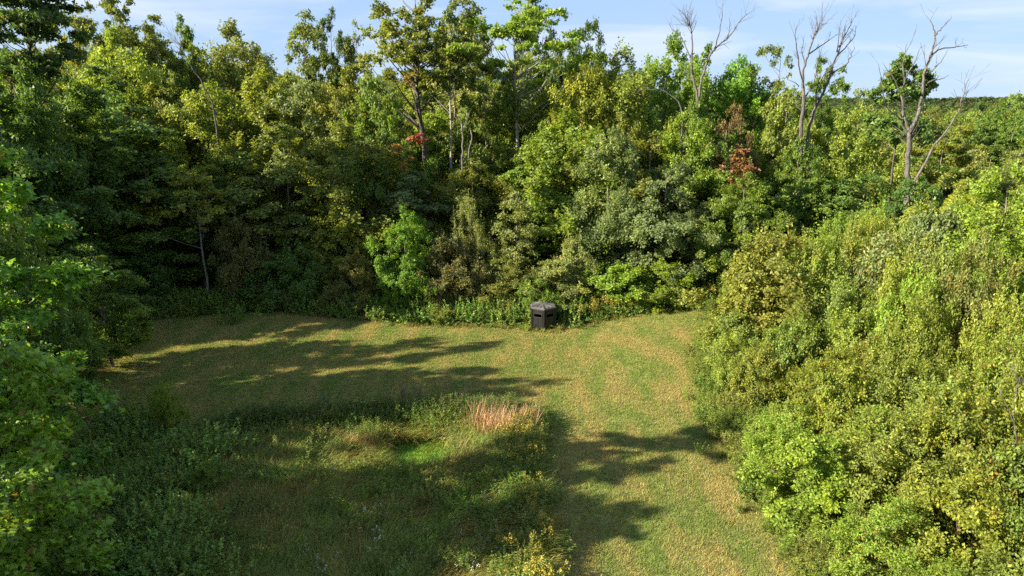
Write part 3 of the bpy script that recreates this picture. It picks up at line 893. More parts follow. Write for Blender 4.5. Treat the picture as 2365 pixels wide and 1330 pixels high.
dead_tree(301, 66, [
    ([(1612, 330), (1612, 250), (1605, 195), (1597, 159), (1597, 135), (1599, 101), (1597, 71), (1588, 52), (1577, 26)], .20, .03),
    ([(1597, 145), (1585, 108), (1570, 85), (1552, 66), (1543, 50)], .09, .02),
    ([(1612, 255), (1615, 217), (1621, 179), (1634, 142), (1650, 112), (1677, 91), (1694, 71), (1710, 48), (1726, 31)], .19, .025),
    ([(1650, 112), (1660, 81), (1666, 51), (1670, 8)], .09, .018),
    ([(1677, 91), (1684, 68), (1683, 40)], .06, .018),
    ([(1599, 190), (1585, 168), (1560, 162)], .07, .02)],
    'bare dead tree forking into two curved stems on the skyline')
dead_tree(302, 62, [
    ([(1849, 400), (1848, 320), (1853, 257), (1856, 220), (1853, 183), (1859, 149), (1870, 118), (1880, 85), (1890, 64), (1900, 42)], .26, .025),
    ([(1864, 400), (1865, 320), (1881, 257), (1903, 210), (1920, 165), (1937, 120), (1947, 88), (1961, 64), (1968, 42)], .22, .022),
    ([(1856, 206), (1846, 152), (1837, 95), (1840, 58)], .10, .02),
    ([(1859, 149), (1853, 115), (1857, 82)], .08, .02),
    ([(1862, 222), (1880, 188), (1890, 140), (1898, 110)], .10, .02),
    ([(1870, 126), (1903, 101), (1932, 80)], .09, .02),
    ([(1846, 200), (1835, 190), (1818, 182)], .06, .02),
    ([(1851, 256), (1838, 240), (1818, 218)], .08, .02),
    ([(1918, 172), (1952, 150), (1963, 130), (1973, 108)], .10, .02),
    ([(1934, 130), (1958, 103), (1974, 84), (1977, 58)], .09, .02),
    ([(1884, 250), (1889, 195), (1914, 162), (1942, 125)], .10, .02),
    ([(1932, 120), (1937, 90), (1942, 46)], .07, .018),
    ([(1937, 112), (1947, 75), (1955, 45)], .06, .018)],
    'bare dead tree with two dark trunks and broom-like upswept limbs', twig=1.15)
dead_tree(303, 55, [
    ([(2096, 450), (2096, 400), (2101, 340), (2100, 305)], .30, .24),
    ([(2100, 308), (2119, 264), (2130, 220), (2133, 183), (2140, 152), (2151, 118), (2160, 82), (2154, 61), (2149, 46)], .21, .03),
    ([(2160, 82), (2170, 70), (2182, 57), (2197, 42)], .08, .02),
    ([(2151, 127), (2166, 116), (2186, 111), (2210, 108), (2236, 104)], .10, .025),
    ([(2140, 169), (2158, 158), (2172, 141), (2190, 114)], .08, .02),
    ([(2135, 196), (2155, 184), (2172, 183), (2191, 173)], .08, .02),
    ([(2100, 308), (2090, 277), (2081, 222), (2088, 190), (2086, 145), (2095, 100)], .17, .02),
    ([(2088, 192), (2106, 152), (2127, 107)], .08, .018),
    ([(2082, 222), (2066, 186), (2039, 144)], .08, .018),
    ([(2090, 280), (2070, 268), (2052, 254), (2040, 222), (2034, 179), (2029, 147)], .09, .018)],
    'grey forked snag, the dead tree closest to the open horizon', twig=.8)
dead_tree(304, 53.5, [
    ([(2108, 450), (2112, 420), (2157, 338), (2208, 271), (2221, 233), (2238, 182)], .17, .02),
    ([(2150, 352), (2138, 356), (2128, 363)], .05, .02),
    ([(2214, 255), (2224, 268), (2232, 262)], .05, .015)],
    'thin dead pole leaning away from the grey forked snag', twig=.5)
dead_tree(305, 61, [
    ([(1574, 330), (1572, 247), (1552, 222), (1531, 208), (1505, 206), (1476, 210)], .10, .025),
    ([(1534, 212), (1533, 202), (1536, 193)], .04, .015)],
    'pale broken branch curving out left of the forked dead tree', name='dead_tree', twig=.3)
dead_tree(306, 62, [
    ([(500, 290), (470, 200), (448, 165), (425, 125), (405, 95)], .10, .02),
    ([(425, 125), (405, 118), (388, 100)], .04, .012),
    ([(452, 170), (447, 140), (440, 118)], .04, .012)],
    'dark slanting dead stem across the yellow-green ash', twig=.8)
dead_tree(307, 61.5, [
    ([(1068, 400), (1069, 340), (1066, 285)], .14, .10),
    ([(1080, 400), (1084, 360), (1089, 320), (1087, 300)], .12, .07)],
    'two short pale trunks side by side below the slim straight tree', twig=.2)

dead_tree(308, 37.5, [
    ([(2003, 850), (2005, 800), (2009, 762), (2017, 725), (2030, 690)], .05, .012),
    ([(2006, 785), (1990, 750), (1982, 715)], .03, .01),
    ([(2007, 775), (2026, 745), (2050, 722)], .03, .01),
    ([(2005, 800), (2032, 775), (2060, 760)], .03, .01)],
    'bare grey stems of a dead sapling among the pinkish bushes of the thicket', twig=1.2)
dead_tree(309, 22, [
    ([(2345, 1010), (2338, 960), (2342, 915), (2356, 870)], .035, .01),
    ([(2340, 965), (2320, 930), (2312, 900)], .02, .008)],
    'thin bare stem sticking out of the thicket by the right edge', twig=1.2)

# treetops breaking the open horizon
T('round0', 2350, 214, 120, 138, 'mid', 'rounded treetop rising over the horizon at the right edge', 'woodland_tree')
T('round2', 2276, 226, 60, 150, 'deep', 'small dark treetop breaking the horizon right of the leaning dead pole', 'woodland_tree')
T('maple1', 2215, 236, 90, 145, 'olive', 'flat olive treetop level with the horizon beside the leaning dead pole', 'woodland_tree')
T('round1', 2310, 232, 80, 146, 'olive', 'low olive treetop between the two that rise over the horizon', 'woodland_tree')

# ------------------------------------------------------------------ hunting blind
M_PLASTIC = plain_material('dark_moulded_plastic', (0.013, 0.012, 0.0115), .45, .4, .2, 3)
M_ROOF = plain_material('grey_roof_plastic', (0.095, 0.088, 0.08), .5, .4, .2, 5)  # roof and most ribs paler than the walls
M_TRIM = plain_material('grey_plastic_trim', (0.032, 0.029, 0.027), .5, .4, .2, 5)
BX, BY = 2.25, 48.2
blind = empty('hunting_blind', (BX, BY, h1(BX, BY)), 0.05)
tag(blind, 'dark six-sided hunting blind with ribbed grey roof at the field edge', 'hunting blind')
BR, BH = .97, 1.60
AP = BR * math.cos(PI / 6)
def face_frame(k):
    a = -PI / 2 + PI / 6 + k * PI / 3
    return Matrix.Rotation(a + PI / 2, 4, 'Z') @ Matrix.Translation((0, -AP, 0))
FW = BR                                            # width of one side
for k in range(6):
    Mx = face_frame(k)
    w = FW - .12
    wl_, wh = .58, .24                             # opening
    wz = 1.13
    mb = MB()
    mb.box((0, 0, (wz - wh / 2 + .02) / 2), w, .05, wz - wh / 2 - .02, Mx)
    mb.box((0, 0, (wz + wh / 2 + BH) / 2), w, .05, BH - wz - wh / 2, Mx)
    for s in (-1, 1):
        mb.box((s * (wl_ / 2 + (w - wl_) / 4), 0, wz), (w - wl_) / 2, .05, wh, Mx)
    pan = link('wall_panel', mb.mesh('wall_panel', M_PLASTIC), blind)
    mb = MB()
    for s in (-1, 1):
        mb.box((0, -.035, wz + s * (wh / 2 + .02)), wl_ + .08, .025, .035, Mx)
        mb.box((s * (wl_ / 2 + .02), -.035, wz), .035, .025, wh + .005, Mx)
    link('window_frame', mb.mesh('window_frame', M_TRIM), pan)
    mb = MB()
    mb.box((0, -.036, .48), .028, .022, .90, Mx)                    # moulded seam below the window
    for s in (-1, 1):
        mb.box((s * (w / 2 - .045), -.036, .80), .03, .022, 1.45, Mx)
    link('seam_rib', mb.mesh('seam_rib', M_PLASTIC), pan)
    if 1 <= k <= 4:                                                 # panels added over the far openings to keep the inside dark
        mb = MB()
        mb.box((0, .036, wz), wl_ + .06, .015, wh + .06, Mx)
        link('window_blocker', mb.mesh('window_blocker', M_PLASTIC), pan)
    mb = MB()                                                       # raised moulding over the window
    rr = random.Random(40 + k)
    for j in range(7):
        R2 = Mx @ Matrix.Translation((-.28 + j * .093, -.036, 1.41)) @ Matrix.Rotation(rr.choice((-.5, .5, 0, .9, -.9)), 4, 'Y')
        mb.box((0, 0, 0), .035, .022, .15, R2)
    mb.box((0, -.036, 1.515), w - .1, .022, .03, Mx)
    mb.box((0, -.036, 1.305), w - .16, .022, .025, Mx)
    link('raised_moulding', mb.mesh('raised_moulding', M_TRIM), pan)
for k in range(6):
    a = -PI / 2 + k * PI / 3
    mb = MB()
    mb.tube([(BR * math.cos(a), BR * math.sin(a), .0), (BR * math.cos(a), BR * math.sin(a), BH)], [.075, .07], 8)
    link('corner_post', mb.mesh('corner_post', M_PLASTIC), blind)
mb = MB()
ring0 = [(1.06 * BR * math.cos(-PI / 2 + k * PI / 3), 1.06 * BR * math.sin(-PI / 2 + k * PI / 3), BH - .02) for k in range(6)]
ring1 = [(x, y, BH + .07) for x, y, z in ring0]
ring2 = [(x * .90, y * .90, BH + .12) for x, y, z in ring0]
ring3 = [(x * .22, y * .22, BH + .19) for x, y, z in ring0]
vs = ring0 + ring1 + ring2 + ring3 + [(0, 0, BH + .20)]
fs = []
for j in range(3):
    for k in range(6):
        fs.append((j * 6 + k, j * 6 + (k + 1) % 6, (j + 1) * 6 + (k + 1) % 6, (j + 1) * 6 + k))
fs += [(18 + k, 18 + (k + 1) % 6, 24) for k in range(6)] + [tuple(range(5, -1, -1))]
mb.add(vs, fs)
roof = link('roof', mb.mesh('roof', M_ROOF), blind)
for k in range(18):
    a = -PI / 2 + k * PI / 9
    edge = AP / math.cos(((a + PI / 2) % (PI / 3)) - PI / 6) * 1.0
    mb = MB()
    r1, r2 = edge * 1.0, (.24 if k % 3 == 0 else .42)
    mb.tube([(r1 * math.cos(a), r1 * math.sin(a), BH + .125), (r2 * math.cos(a), r2 * math.sin(a), BH + .18 - (r2 - .24) * .09)], [.035, .03], 5)
    link('roof_rib', mb.mesh('roof_rib', M_ROOF if k % 3 else M_TRIM), roof)
mb = MB()
mb.tube([(0, 0, .02), (0, 0, .10)], [BR * .93, BR * .93], 6)
link('floor_tray', mb.mesh('floor_tray', M_PLASTIC), blind)

# ------------------------------------------------------------------ ground plants
def blade_arrays(rng, n, spread, L, W, lean, wind=(0, 0), segs=3, base_r=None, curl=1.0):
    """ribbon blades; returns verts and quad faces"""
    a = rng.uniform(0, 2 * PI, n); rr = spread * np.sqrt(rng.random(n))
    b = np.stack([rr * np.cos(a), rr * np.sin(a), np.zeros(n)], 1)
    d = rng.uniform(0, 2 * PI, n)
    dirh = np.stack([np.cos(d), np.sin(d)], 1) * lean * rng.uniform(.3, 1.3, n)[:, None] + np.array(wind)
    ln = L * rng.uniform(.55, 1.15, n)
    side = np.stack([-np.sin(d + rng.normal(0, .6, n)), np.cos(d), np.zeros(n)], 1)
    side = unit(side)
    V = []
    for s in range(segs + 1):
        t = s / segs
        bend = t ** (1 + curl)
        p = b.copy()
        hh = np.linalg.norm(dirh, axis=1)
        p[:, :2] += dirh * (ln * bend)[:, None]
        p[:, 2] += ln * t * np.sqrt(np.clip(1 - (hh * bend * .75) ** 2, .08, 1)) * (1 - .25 * hh * t)
        w = W * (1 - t) ** .6 if s < segs else 0.0
        V.append(p - side * w / 2); V.append(p + side * w / 2)
    V = np.stack(V, 1)
    n_v = V.shape[1]
    F = []
    base = np.arange(n)[:, None] * n_v
    for s in range(segs):
        i = 2 * s
        F.append(base + np.array([[i, i + 1, i + 3, i + 2]]))
    return V.reshape(-1, 3), np.concatenate(F, 0)

def blades_mesh(name, rng, mat, **kw):
    V, F = blade_arrays(rng, **kw)
    n = len(F)
    nb = kw['n']
    segs = kw.get('segs', 3)
    tone = np.tile(rng.random(nb), segs); age = np.tile(rng.random(nb), segs)
    return np_mesh(name, V, [F], [mat], {'leaf_tone': tone, 'spray_tone': np.tile(rng.random(nb), segs), 'leaf_age': age})

def scatter(name, sources, pts, rot, scl, idx, label, cat, tilt=None):
    """one object; sources (meshes) set on points by geometry nodes"""
    col = bpy.data.collections.new(name + '_kinds')
    for i, me in enumerate(sources):
        o = bpy.data.objects.new('%s_kind_%02d' % (name, i), me)
        col.objects.link(o)
    me = bpy.data.meshes.new(name)
    me.vertices.add(len(pts))
    me.vertices.foreach_set('co', np.asarray(pts, np.float32).ravel())
    for k, dt, arr in (('rot', 'FLOAT_VECTOR', rot), ('scl', 'FLOAT', scl), ('idx', 'INT', idx)):
        at = me.attributes.new(k, dt, 'POINT')
        at.data.foreach_set('vector' if dt == 'FLOAT_VECTOR' else 'value', np.asarray(arr, np.int32 if dt == 'INT' else np.float32).ravel())
    o = link(name, me)
    tag(o, label, cat, kind='stuff')
    ng = bpy.data.node_groups.new(name + '_scatter', 'GeometryNodeTree')
    ng.interface.new_socket('Geometry', in_out='INPUT', socket_type='NodeSocketGeometry')
    ng.interface.new_socket('Geometry', in_out='OUTPUT', socket_type='NodeSocketGeometry')
    n, l = ng.nodes, ng.links
    gi = n.new('NodeGroupInput'); go = n.new('NodeGroupOutput')
    ci = n.new('GeometryNodeCollectionInfo')
    ci.inputs['Collection'].default_value = col
    ci.inputs['Separate Children'].default_value = True
    ci.inputs['Reset Children'].default_value = True
    ip = n.new('GeometryNodeInstanceOnPoints')
    ip.inputs['Pick Instance'].default_value = True
    def named(k, t):
        x = n.new('GeometryNodeInputNamedAttribute'); x.data_type = t
        x.inputs['Name'].default_value = k
        return x.outputs['Attribute']
    l.new(gi.outputs[0], ip.inputs['Points'])
    l.new(ci.outputs[0], ip.inputs['Instance'])
    l.new(named('idx', 'INT'), ip.inputs['Instance Index'])
    l.new(named('rot', 'FLOAT_VECTOR'), ip.inputs['Rotation'])
    l.new(named('scl', 'FLOAT'), ip.inputs['Scale'])
    l.new(ip.outputs[0], go.inputs[0])
    md = o.modifiers.new('scatter', 'NODES'); md.node_group = ng
    return o

def pts_in(rng, poly, n, box, dz=0.0, keep=None):
    x = rng.uniform(box[0], box[1], n); y = rng.uniform(box[2], box[3], n)
    m = inside(poly, x, y)
    if keep is not None: m &= keep(x, y)
    x, y = x[m], y[m]
    return np.stack([x, y, height(x, y) + dz], 1)

def smooth_noise(x, y, s, seed=0):
    r = np.random.default_rng(seed)
    z = 0
    for k in range(6):
        a = r.uniform(0, 2 * PI); f = s * r.uniform(.6, 1.7); p = r.uniform(0, 2 * PI)
        z = z + np.sin((x * math.cos(a) + y * math.sin(a)) * f + p)
    return z / 3.0

G = np.random.default_rng(77)
M_TURF = leaf_material('turf_blade', fixed=(.180, .250, .046), patch=(.37, .305, .100), patch_scale=.33, old=.05, transl=.3, rough=.6, spec=.15, warmth=.15, stretch=(2.3, .7, 1), old_col=(.30, .25, .13))
turf = [blades_mesh('turf_tuft', np.random.default_rng(500 + i), M_TURF, n=9, spread=.09, L=(.085, .06, .11)[i], W=.016, lean=.7, segs=1) for i in range(3)]
P = pts_in(G, LAWN, 330000, (-30, 18, 17, 53), 0.025)
keepm = (np.abs(P[:, 0] / (P[:, 1] * 1.06)) < .80)
P = P[keepm]
nP = len(P)
scatter('mown_grass', turf, P, np.stack([np.zeros(nP), np.zeros(nP), G.uniform(0, 2 * PI, nP)], 1), G.uniform(.7, 1.5, nP), G.integers(0, 3, nP), 'short drying mown grass covering the field', 'grass')

# rough grass at the seams of lawn and wood, round the blind
M_ROUGH = leaf_material('rough_grass_blade', fixed=(.15, .21, .035), patch=(.21, .21, .055), patch_scale=.6, old=.15, transl=.3, rough=.5, spec=.3)
rough = [blades_mesh('rough_tuft', np.random.default_rng(520 + i), M_ROUGH, n=22, spread=.16, L=(.42, .30, .55)[i], W=.022, lean=.6, segs=2) for i in range(3)]
pts = []
n = len(LAWN)
for i in range(n):
    a, b = Vector(LAWN[i]), Vector(LAWN[(i + 1) % n])
    if a.y < 13 and b.y < 13: continue
    for k in range(int((b - a).length * 15)):
        p = a.lerp(b, G.random()); d = (b - a).normalized(); nn = Vector((-d.y, d.x))
        p = p - nn * float(G.normal(-.12, .32))
        pts.append((p.x, p.y, h1(p.x, p.y)))
for k in range(70):
    a = G.uniform(-PI, 0.2); r = 1.12 + abs(G.normal(0, .22))
    x, y = BX + r * math.cos(a), BY + r * math.sin(a)
    pts.append((x, y, h1(x, y)))
P = np.array(pts); nP = len(P)
scatter('rough_grass', rough, P, np.stack([G.normal(0, .15, nP), G.normal(0, .15, nP), G.uniform(0, 2 * PI, nP)], 1), G.uniform(.5, 1.15, nP), G.integers(0, 3, nP), 'unmown tufts of grass along the edges of the mown field', 'grass')

# long leaning grass of the wet meadow
M_LONG = leaf_material('long_grass_blade', fixed=(.31, .26, .072), patch=(.20, .30, .052), patch_scale=.55, old=.08, transl=.35, rough=.5, spec=.3)
longg = [blades_mesh('long_tuft', np.random.default_rng(540 + i), M_LONG, n=30, spread=.24, L=(1.0, .85, 1.2)[i], W=.022, lean=.30, wind=(.62, .28), segs=3) for i in range(4 - 1)]
POND = lambda x, y: (((x + 4.55) / 1.75) ** 2 + ((y - 29.3) / 1.65) ** 2) > .85 + .2 * np.sin(x * 3.1) * np.cos(y * 2.7)
P = pts_in(G, MEADOW, 19000, (-16, 2, 13, 34), -.02, POND)
nP = len(P)
wind_a = 1.3 * smooth_noise(P[:, 0], P[:, 1], .55, 3)
scatter('meadow_grass', longg, P, np.stack([G.normal(0, .12, nP), G.normal(0, .12, nP), wind_a + G.normal(0, .45, nP)], 1), G.uniform(.55, 1.05, nP), G.integers(0, 3, nP), 'long brown-green grass lying over in swirls across the meadow', 'grass')

# algae on the small pond
a = np.linspace(0, 2 * PI, 40, endpoint=False)
rad = 1 + .10 * np.sin(3 * a + 1) + .07 * np.sin(5 * a)
ring = np.stack([-4.55 + 1.95 * rad * np.cos(a), 29.35 + 1.75 * rad * np.sin(a)], 1)
zc = h1(-4.5, 29.4) + .09
V = np.concatenate([[[-4.55, 29.35, zc]]] + [np.concatenate([np.array([[-4.55, 29.35]]) * (1 - f) + ring * f, np.full((40, 1), zc) + (.02 * np.sin(a * 7 + f * 9)[:, None] if f < 1 else -.03)], 1) for f in (.25, .5, .75, 1.0)], 0)
F3 = np.array([[0, 1 + k, 1 + (k + 1) % 40] for k in range(40)])
F4 = np.array([[1 + j * 40 + k, 1 + (j + 1) * 40 + k, 1 + (j + 1) * 40 + (k + 1) % 40, 1 + j * 40 + (k + 1) % 40] for j in range(3) for k in range(40)])
tag(link('pond', np_mesh('pond', V, [F3, F4], [M_ALGAE], smooth=True)), 'small pond covered in bright green algae', kind='structure')
M_MOSS = leaf_material('algae_frond', fixed=(.125, .27, .020), patch=(.18, .25, .024), patch_scale=1.2, old=.02, transl=.3)
moss = [blades_mesh('algae_tuft', np.random.default_rng(560 + i), M_MOSS, n=16, spread=.13, L=.14, W=.02, lean=1.0, segs=1) for i in range(2)]
pp = G.uniform(-1, 1, (2400, 2)); pp = pp[(pp ** 2).sum(1) < 1]
P = np.stack([-4.55 + 2.15 * pp[:, 0], 29.35 + 1.95 * pp[:, 1], np.maximum(zc - .01, height(-4.55 + 2.15 * pp[:, 0], 29.35 + 1.95 * pp[:, 1]) + .03)], 1); nP = len(P)
scatter('pond_weed', moss, P, np.stack([np.zeros(nP), np.zeros(nP), G.uniform(0, 6.28, nP)], 1), G.uniform(.6, 1.2, nP), G.integers(0, 2, nP), 'bright green weed growing through the small pond', 'pond weed')

# ---- leafy weeds used in masses and as single plants
def weed_mesh(name, rng, mat, H, spread, stems, per, size, width=.35, upright=.8):
    base = rng.normal(size=(stems, 2)) * spread * .35
    tip = base + rng.normal(size=(stems, 2)) * spread * .6
    hh = H * rng.uniform(.6, 1.1, stems)
    n = stems * per
    k = np.repeat(np.arange(stems), per)
    t = rng.uniform(.12, 1, n)
    P = np.zeros((n, 3)); P[:, :2] = base[k] * (1 - t)[:, None] + tip[k] * t[:, None]; P[:, 2] = hh[k] * t
    a = rng.uniform(0, 2 * PI, n)
    d = np.stack([np.cos(a), np.sin(a), .5 - 1.0 * (1 - t) * upright + rng.normal(0, .3, n)], 1)
    N = UP + rng.normal(size=(n, 3)) * .5 - .4 * d
    tone = rng.random(stems)[k]
    return leaves_mesh(name, P, N, d, size * rng.uniform(.6, 1.25, n) * (1.1 - .45 * t), tone, mat, rng, 'quad', width)

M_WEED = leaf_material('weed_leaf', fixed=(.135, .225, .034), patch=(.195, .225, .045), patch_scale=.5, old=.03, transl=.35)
M_BRAMBLE = leaf_material('bramble_leaf', fixed=(.150, .290, .055), patch=(.235, .325, .062), patch_scale=.7, old=.035, transl=.35, spec=.45)
weeds = [weed_mesh('weed', np.random.default_rng(600 + i), M_WEED, (1.0, .8, 1.2)[i], .45, 16, 38, .15, (.3, .4, .28)[i]) for i in range(3)]
bram = [weed_mesh('bramble', np.random.default_rng(620 + i), M_BRAMBLE, (.9, .6, 1.3)[i], .7, 15, 60, .11, (.6, .5, .7)[i], .5) for i in range(3)]

def strip(rng, line, n, spread, scl, back=0.0):
    line = [Vector(p) for p in line]
    L = [(line[i + 1] - line[i]).length for i in range(len(line) - 1)]
    out = []
    for k in range(n):
        s = rng.random() * sum(L); i = 0
        while s > L[i] and i < len(L) - 1: s -= L[i]; i += 1
        p = line[i].lerp(line[i + 1], s / L[i]); d = (line[i + 1] - line[i]).normalized(); nn = Vector((-d.y, d.x))
        p = p + nn * (back + float(rng.normal(0, spread)))
        out.append((p.x, p.y, h1(p.x, p.y)))
    return out

# undergrowth along the far edge of the field and under the wood
P = strip(G, [(-31, 47), (-28, 51.5), (-20, 53.6), (-14, 52), (-8, 50.6), (-3, 49.6), (1, 49.8), (4, 50.2), (8, 51), (18, 53)], 1500, .75, 1, .4)
P += strip(G, [(-30, 54), (-14, 55), (0, 54), (18, 56)], 700, 1.6, 1)
P += strip(G, [(-27, 33), (-29, 40), (-29, 47)], 260, .9, 1)
P = np.array(P); nP = len(P)
scatter('undergrowth', bram + weeds, P, np.stack([G.normal(0, .1, nP), G.normal(0, .1, nP), G.uniform(0, 6.28, nP)], 1), G.uniform(.7, 1.5, nP), G.integers(0, 6, nP), 'tangled leafy undergrowth along the foot of the wood', 'undergrowth')
# bramble patch lower left
P = pts_in(G, BR_POLY, 3600, (-22, -9, 13, 32))
P = np.concatenate([P, np.array(strip(G, [(-9.8, 13), (-11.2, 20), (-14.3, 28), (-15.4, 30.6)], 420, .9, 1))])
nP = len(P)
scatter('bramble_patch', bram + weeds, P, np.stack([G.normal(0, .15, nP), G.normal(0, .15, nP), G.uniform(0, 6.28, nP)], 1), G.uniform(.45, 1.15, nP) * (1 + .35 * smooth_noise(P[:, 0], P[:, 1], 1.3, 8)), G.choice([0, 1, 2, 0, 1, 2, 3, 4, 5], nP), 'dark leafy bramble patch between the maple and the meadow', 'bramble')
# weeds along the meadow's edges and dotted in it
P = strip(G, [(-15.4, 30.9), (-12.4, 31.9), (-8, 32.7), (-3, 33.4), (.4, 33.2)], 1000, .5, 1, -.5)
P += strip(G, [(.6, 13), (.7, 24), (.4, 28.5), (.8, 31), (.2, 33)], 620, .45, 1, .25)
P += [tuple(p) for p in pts_in(G, MEADOW, 1000, (-15, 1, 13, 33), 0, POND)]
P += strip(G, [(11.3, 13), (11.2, 24), (11.4, 30), (11.7, 36), (13, 41), (15, 46), (17.5, 51)], 1500, .75, 1, -.15)
P = np.array(P); nP = len(P)
scatter('weeds', weeds, P, np.stack([G.normal(0, .1, nP), G.normal(0, .1, nP), G.uniform(0, 6.28, nP)], 1), G.uniform(.5, 1.05, nP), G.integers(0, 3, nP), 'mixed green weeds fringing the meadow and the thicket', 'weeds')

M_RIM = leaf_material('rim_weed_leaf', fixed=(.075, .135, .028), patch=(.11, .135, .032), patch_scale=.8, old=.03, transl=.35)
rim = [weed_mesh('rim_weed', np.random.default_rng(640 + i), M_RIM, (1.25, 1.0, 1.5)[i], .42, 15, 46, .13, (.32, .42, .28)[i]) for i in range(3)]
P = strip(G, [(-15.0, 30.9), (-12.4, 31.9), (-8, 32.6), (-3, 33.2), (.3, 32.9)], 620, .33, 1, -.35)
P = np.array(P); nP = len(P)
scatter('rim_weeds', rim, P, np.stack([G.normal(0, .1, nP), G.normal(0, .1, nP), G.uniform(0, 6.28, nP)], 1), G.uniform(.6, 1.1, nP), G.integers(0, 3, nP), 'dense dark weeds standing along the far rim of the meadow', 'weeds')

# ---- single wild plants
M_PLUME = leaf_material('yellow_flower_plume', fixed=(.34, .29, .05), old=0, transl=.3)
M_ASTER = leaf_material('white_aster_flower', fixed=(.50, .50, .48), old=0, transl=.3)
M_PLANT = leaf_material('wild_plant_leaf')
def goldenrod_meshes(seed, flower_mat, plume=.22, stems=11, fl_n=26, fl_s=.05):
    rng = np.random.default_rng(seed)
    base = rng.normal(size=(stems, 2)) * .16
    tip = base * 1.6 + rng.normal(size=(stems, 2)) * .12
    hh = rng.uniform(.75, 1.15, stems)
    per = 34
    k = np.repeat(np.arange(stems), per); n = len(k)
    t = rng.uniform(.05, .95, n)
    P = np.zeros((n, 3)); P[:, :2] = base[k] * (1 - t)[:, None] + tip[k] * t[:, None]; P[:, 2] = hh[k] * t
    a = rng.uniform(0, 2 * PI, n)
    d = np.stack([np.cos(a), np.sin(a), .35 + rng.normal(0, .3, n)], 1)
    leaf = leaves_mesh('goldenrod_foliage', P, UP + rng.normal(size=(n, 3)) * .5 - .4 * d, d, .13 * rng.uniform(.6, 1.2, n) * (1.15 - .4 * t), rng.random(stems)[k], M_PLANT, rng, 'quad', .24)
    k = np.repeat(np.arange(stems), fl_n); n = len(k)
    s = rng.random(n); a = rng.uniform(0, 2 * PI, n)
    P = np.zeros((n, 3)); P[:, :2] = tip[k] + np.stack([np.cos(a), np.sin(a)], 1) * (plume * .45 * (1 - s) + .01)[:, None]
    P[:, 2] = hh[k] - .06 + plume * s
    fl = leaves_mesh('goldenrod_flower_head', P, rng.normal(size=(n, 3)) + UP, rng.normal(size=(n, 3)) + UP * .6, fl_s * rng.uniform(.6, 1.4, n), rng.random(n), flower_mat, rng, 'quad', .7)
    return leaf, fl
GOLD = [goldenrod_meshes(700 + i, M_PLUME) for i in range(3)]
ASTER = [goldenrod_meshes(720 + i, M_ASTER, plume=.14, fl_n=9, fl_s=.04) for i in range(2)]

def wild(pair, x, y, s, col, label, name, cat, group=None):
    root = empty(name, (x, y, h1(x, y)), rngp.uniform(0, 6.28)); root.scale = (s, s, s)
    tag(root, label, cat, group)
    f = link('foliage', pair[0], root); c = COL[col] if isinstance(col, str) else col
    f.color = (*c, .05)
    tag(link('flower_head', pair[1], root), kind='stuff')
    return root

gr = 'goldenrods along the mown side of the meadow'
for k in range(34):
    y = rngp.uniform(14, 31.8); x = float(np.interp(y, [12, 24, 28.5, 31.5], [1.1, 1.15, .8, 1.1])) - abs(rngp.gauss(0, .75))
    wild(GOLD[k % 3], x, y, rngp.uniform(.75, 1.2), rngp.choice(('mid', 'olive', 'deep')), 'goldenrod plant with yellow plumes on the mown side of the meadow', 'goldenrod', 'wildflower', gr)
gr = 'goldenrods below the vine bank'
for k in range(46):
    x = rngp.uniform(3.6, 17); y = float(np.interp(x, [3.6, 7, 12, 17], [49.2, 49.7, 50.8, 51.8])) + abs(rngp.gauss(0, .5))
    wild(GOLD[k % 3], x, y, rngp.uniform(.8, 1.4), rngp.choice(('yel', 'straw', 'olive')), 'goldenrod plant in the sunny strip right of the hunting blind', 'goldenrod', 'wildflower', gr)
wild(GOLD[0], -11.4 + .6, 32.4, 1.0, 'yel', 'goldenrod flowering alone at the far left end of the meadow', 'goldenrod', 'wildflower')
wild(GOLD[1], 1.25, 19.6, 1.1, 'yel', 'goldenrod leaning over the mown path at the bottom edge', 'goldenrod', 'wildflower')
wild(GOLD[2], -3.9, 25.7, .8, 'rust', 'lone orange-yellow goldenrod in front of the small pond', 'goldenrod', 'wildflower')
gr = 'white asters in the meadow'
for k, (x, y) in enumerate([(-1.3, 21.5), (-2.0, 22.6), (-.8, 22.0), (-3.4, 22.4), (-2.6, 21.0), (-5.0, 21.8), (-.2, 20.9), (-1.5, 20.2), (-7.3, 21.4), (-6.4, 20.4), (-3.6, 20.3), (-.9, 24.6), (-5.2, 23.4)]):
    wild(ASTER[k % 2], x, y, rngp.uniform(.7, 1.0), 'grey', 'white-flowered aster plant in the long meadow grass', 'aster', 'wildflower', gr)

# reeds round the pond, reddish plume grass, dry stalks
M_REED = leaf_material('reed_blade', old_col=(.26, .19, .09), transl=.3)
reeds = [blades_mesh('reed_clump', np.random.default_rng(740 + i), M_REED, n=60, spread=.34, L=(1.25, 1.05)[i], W=.026, lean=.75, segs=5, curl=1.4) for i in range(2)]
def clump(me, x, y, s, col, label, name, cat, group=None, old=.1, sz=None):
    o = link(name, me)
    o.location = (x, y, h1(x, y) - .03); o.rotation_euler = (0, 0, rngp.uniform(0, 6.28)); o.scale = (s, s, sz or s)
    c = COL[col] if isinstance(col, str) else col
    f = rngp.uniform(.85, 1.15)
    o.color = (c[0] * f, c[1] * f, c[2] * f, old)
    tag(o, label, cat, group)
    return o
for k, (x, y) in enumerate([(-3.3, 31.0), (-2.8, 30.5), (-2.45, 30.0), (-3.0, 31.5), (-2.3, 29.4), (-2.2, 28.8), (-3.9, 31.6), (-1.9, 29.8), (-2.5, 31.0), (-1.8, 28.4)]):
    clump(reeds[k % 2], x, y, rngp.uniform(.9, 1.25), 'straw', 'clump of pale arching reeds on the sunny bank of the small pond', 'reed_clump', 'reeds', 'pale reeds beside the pond', old=.3)
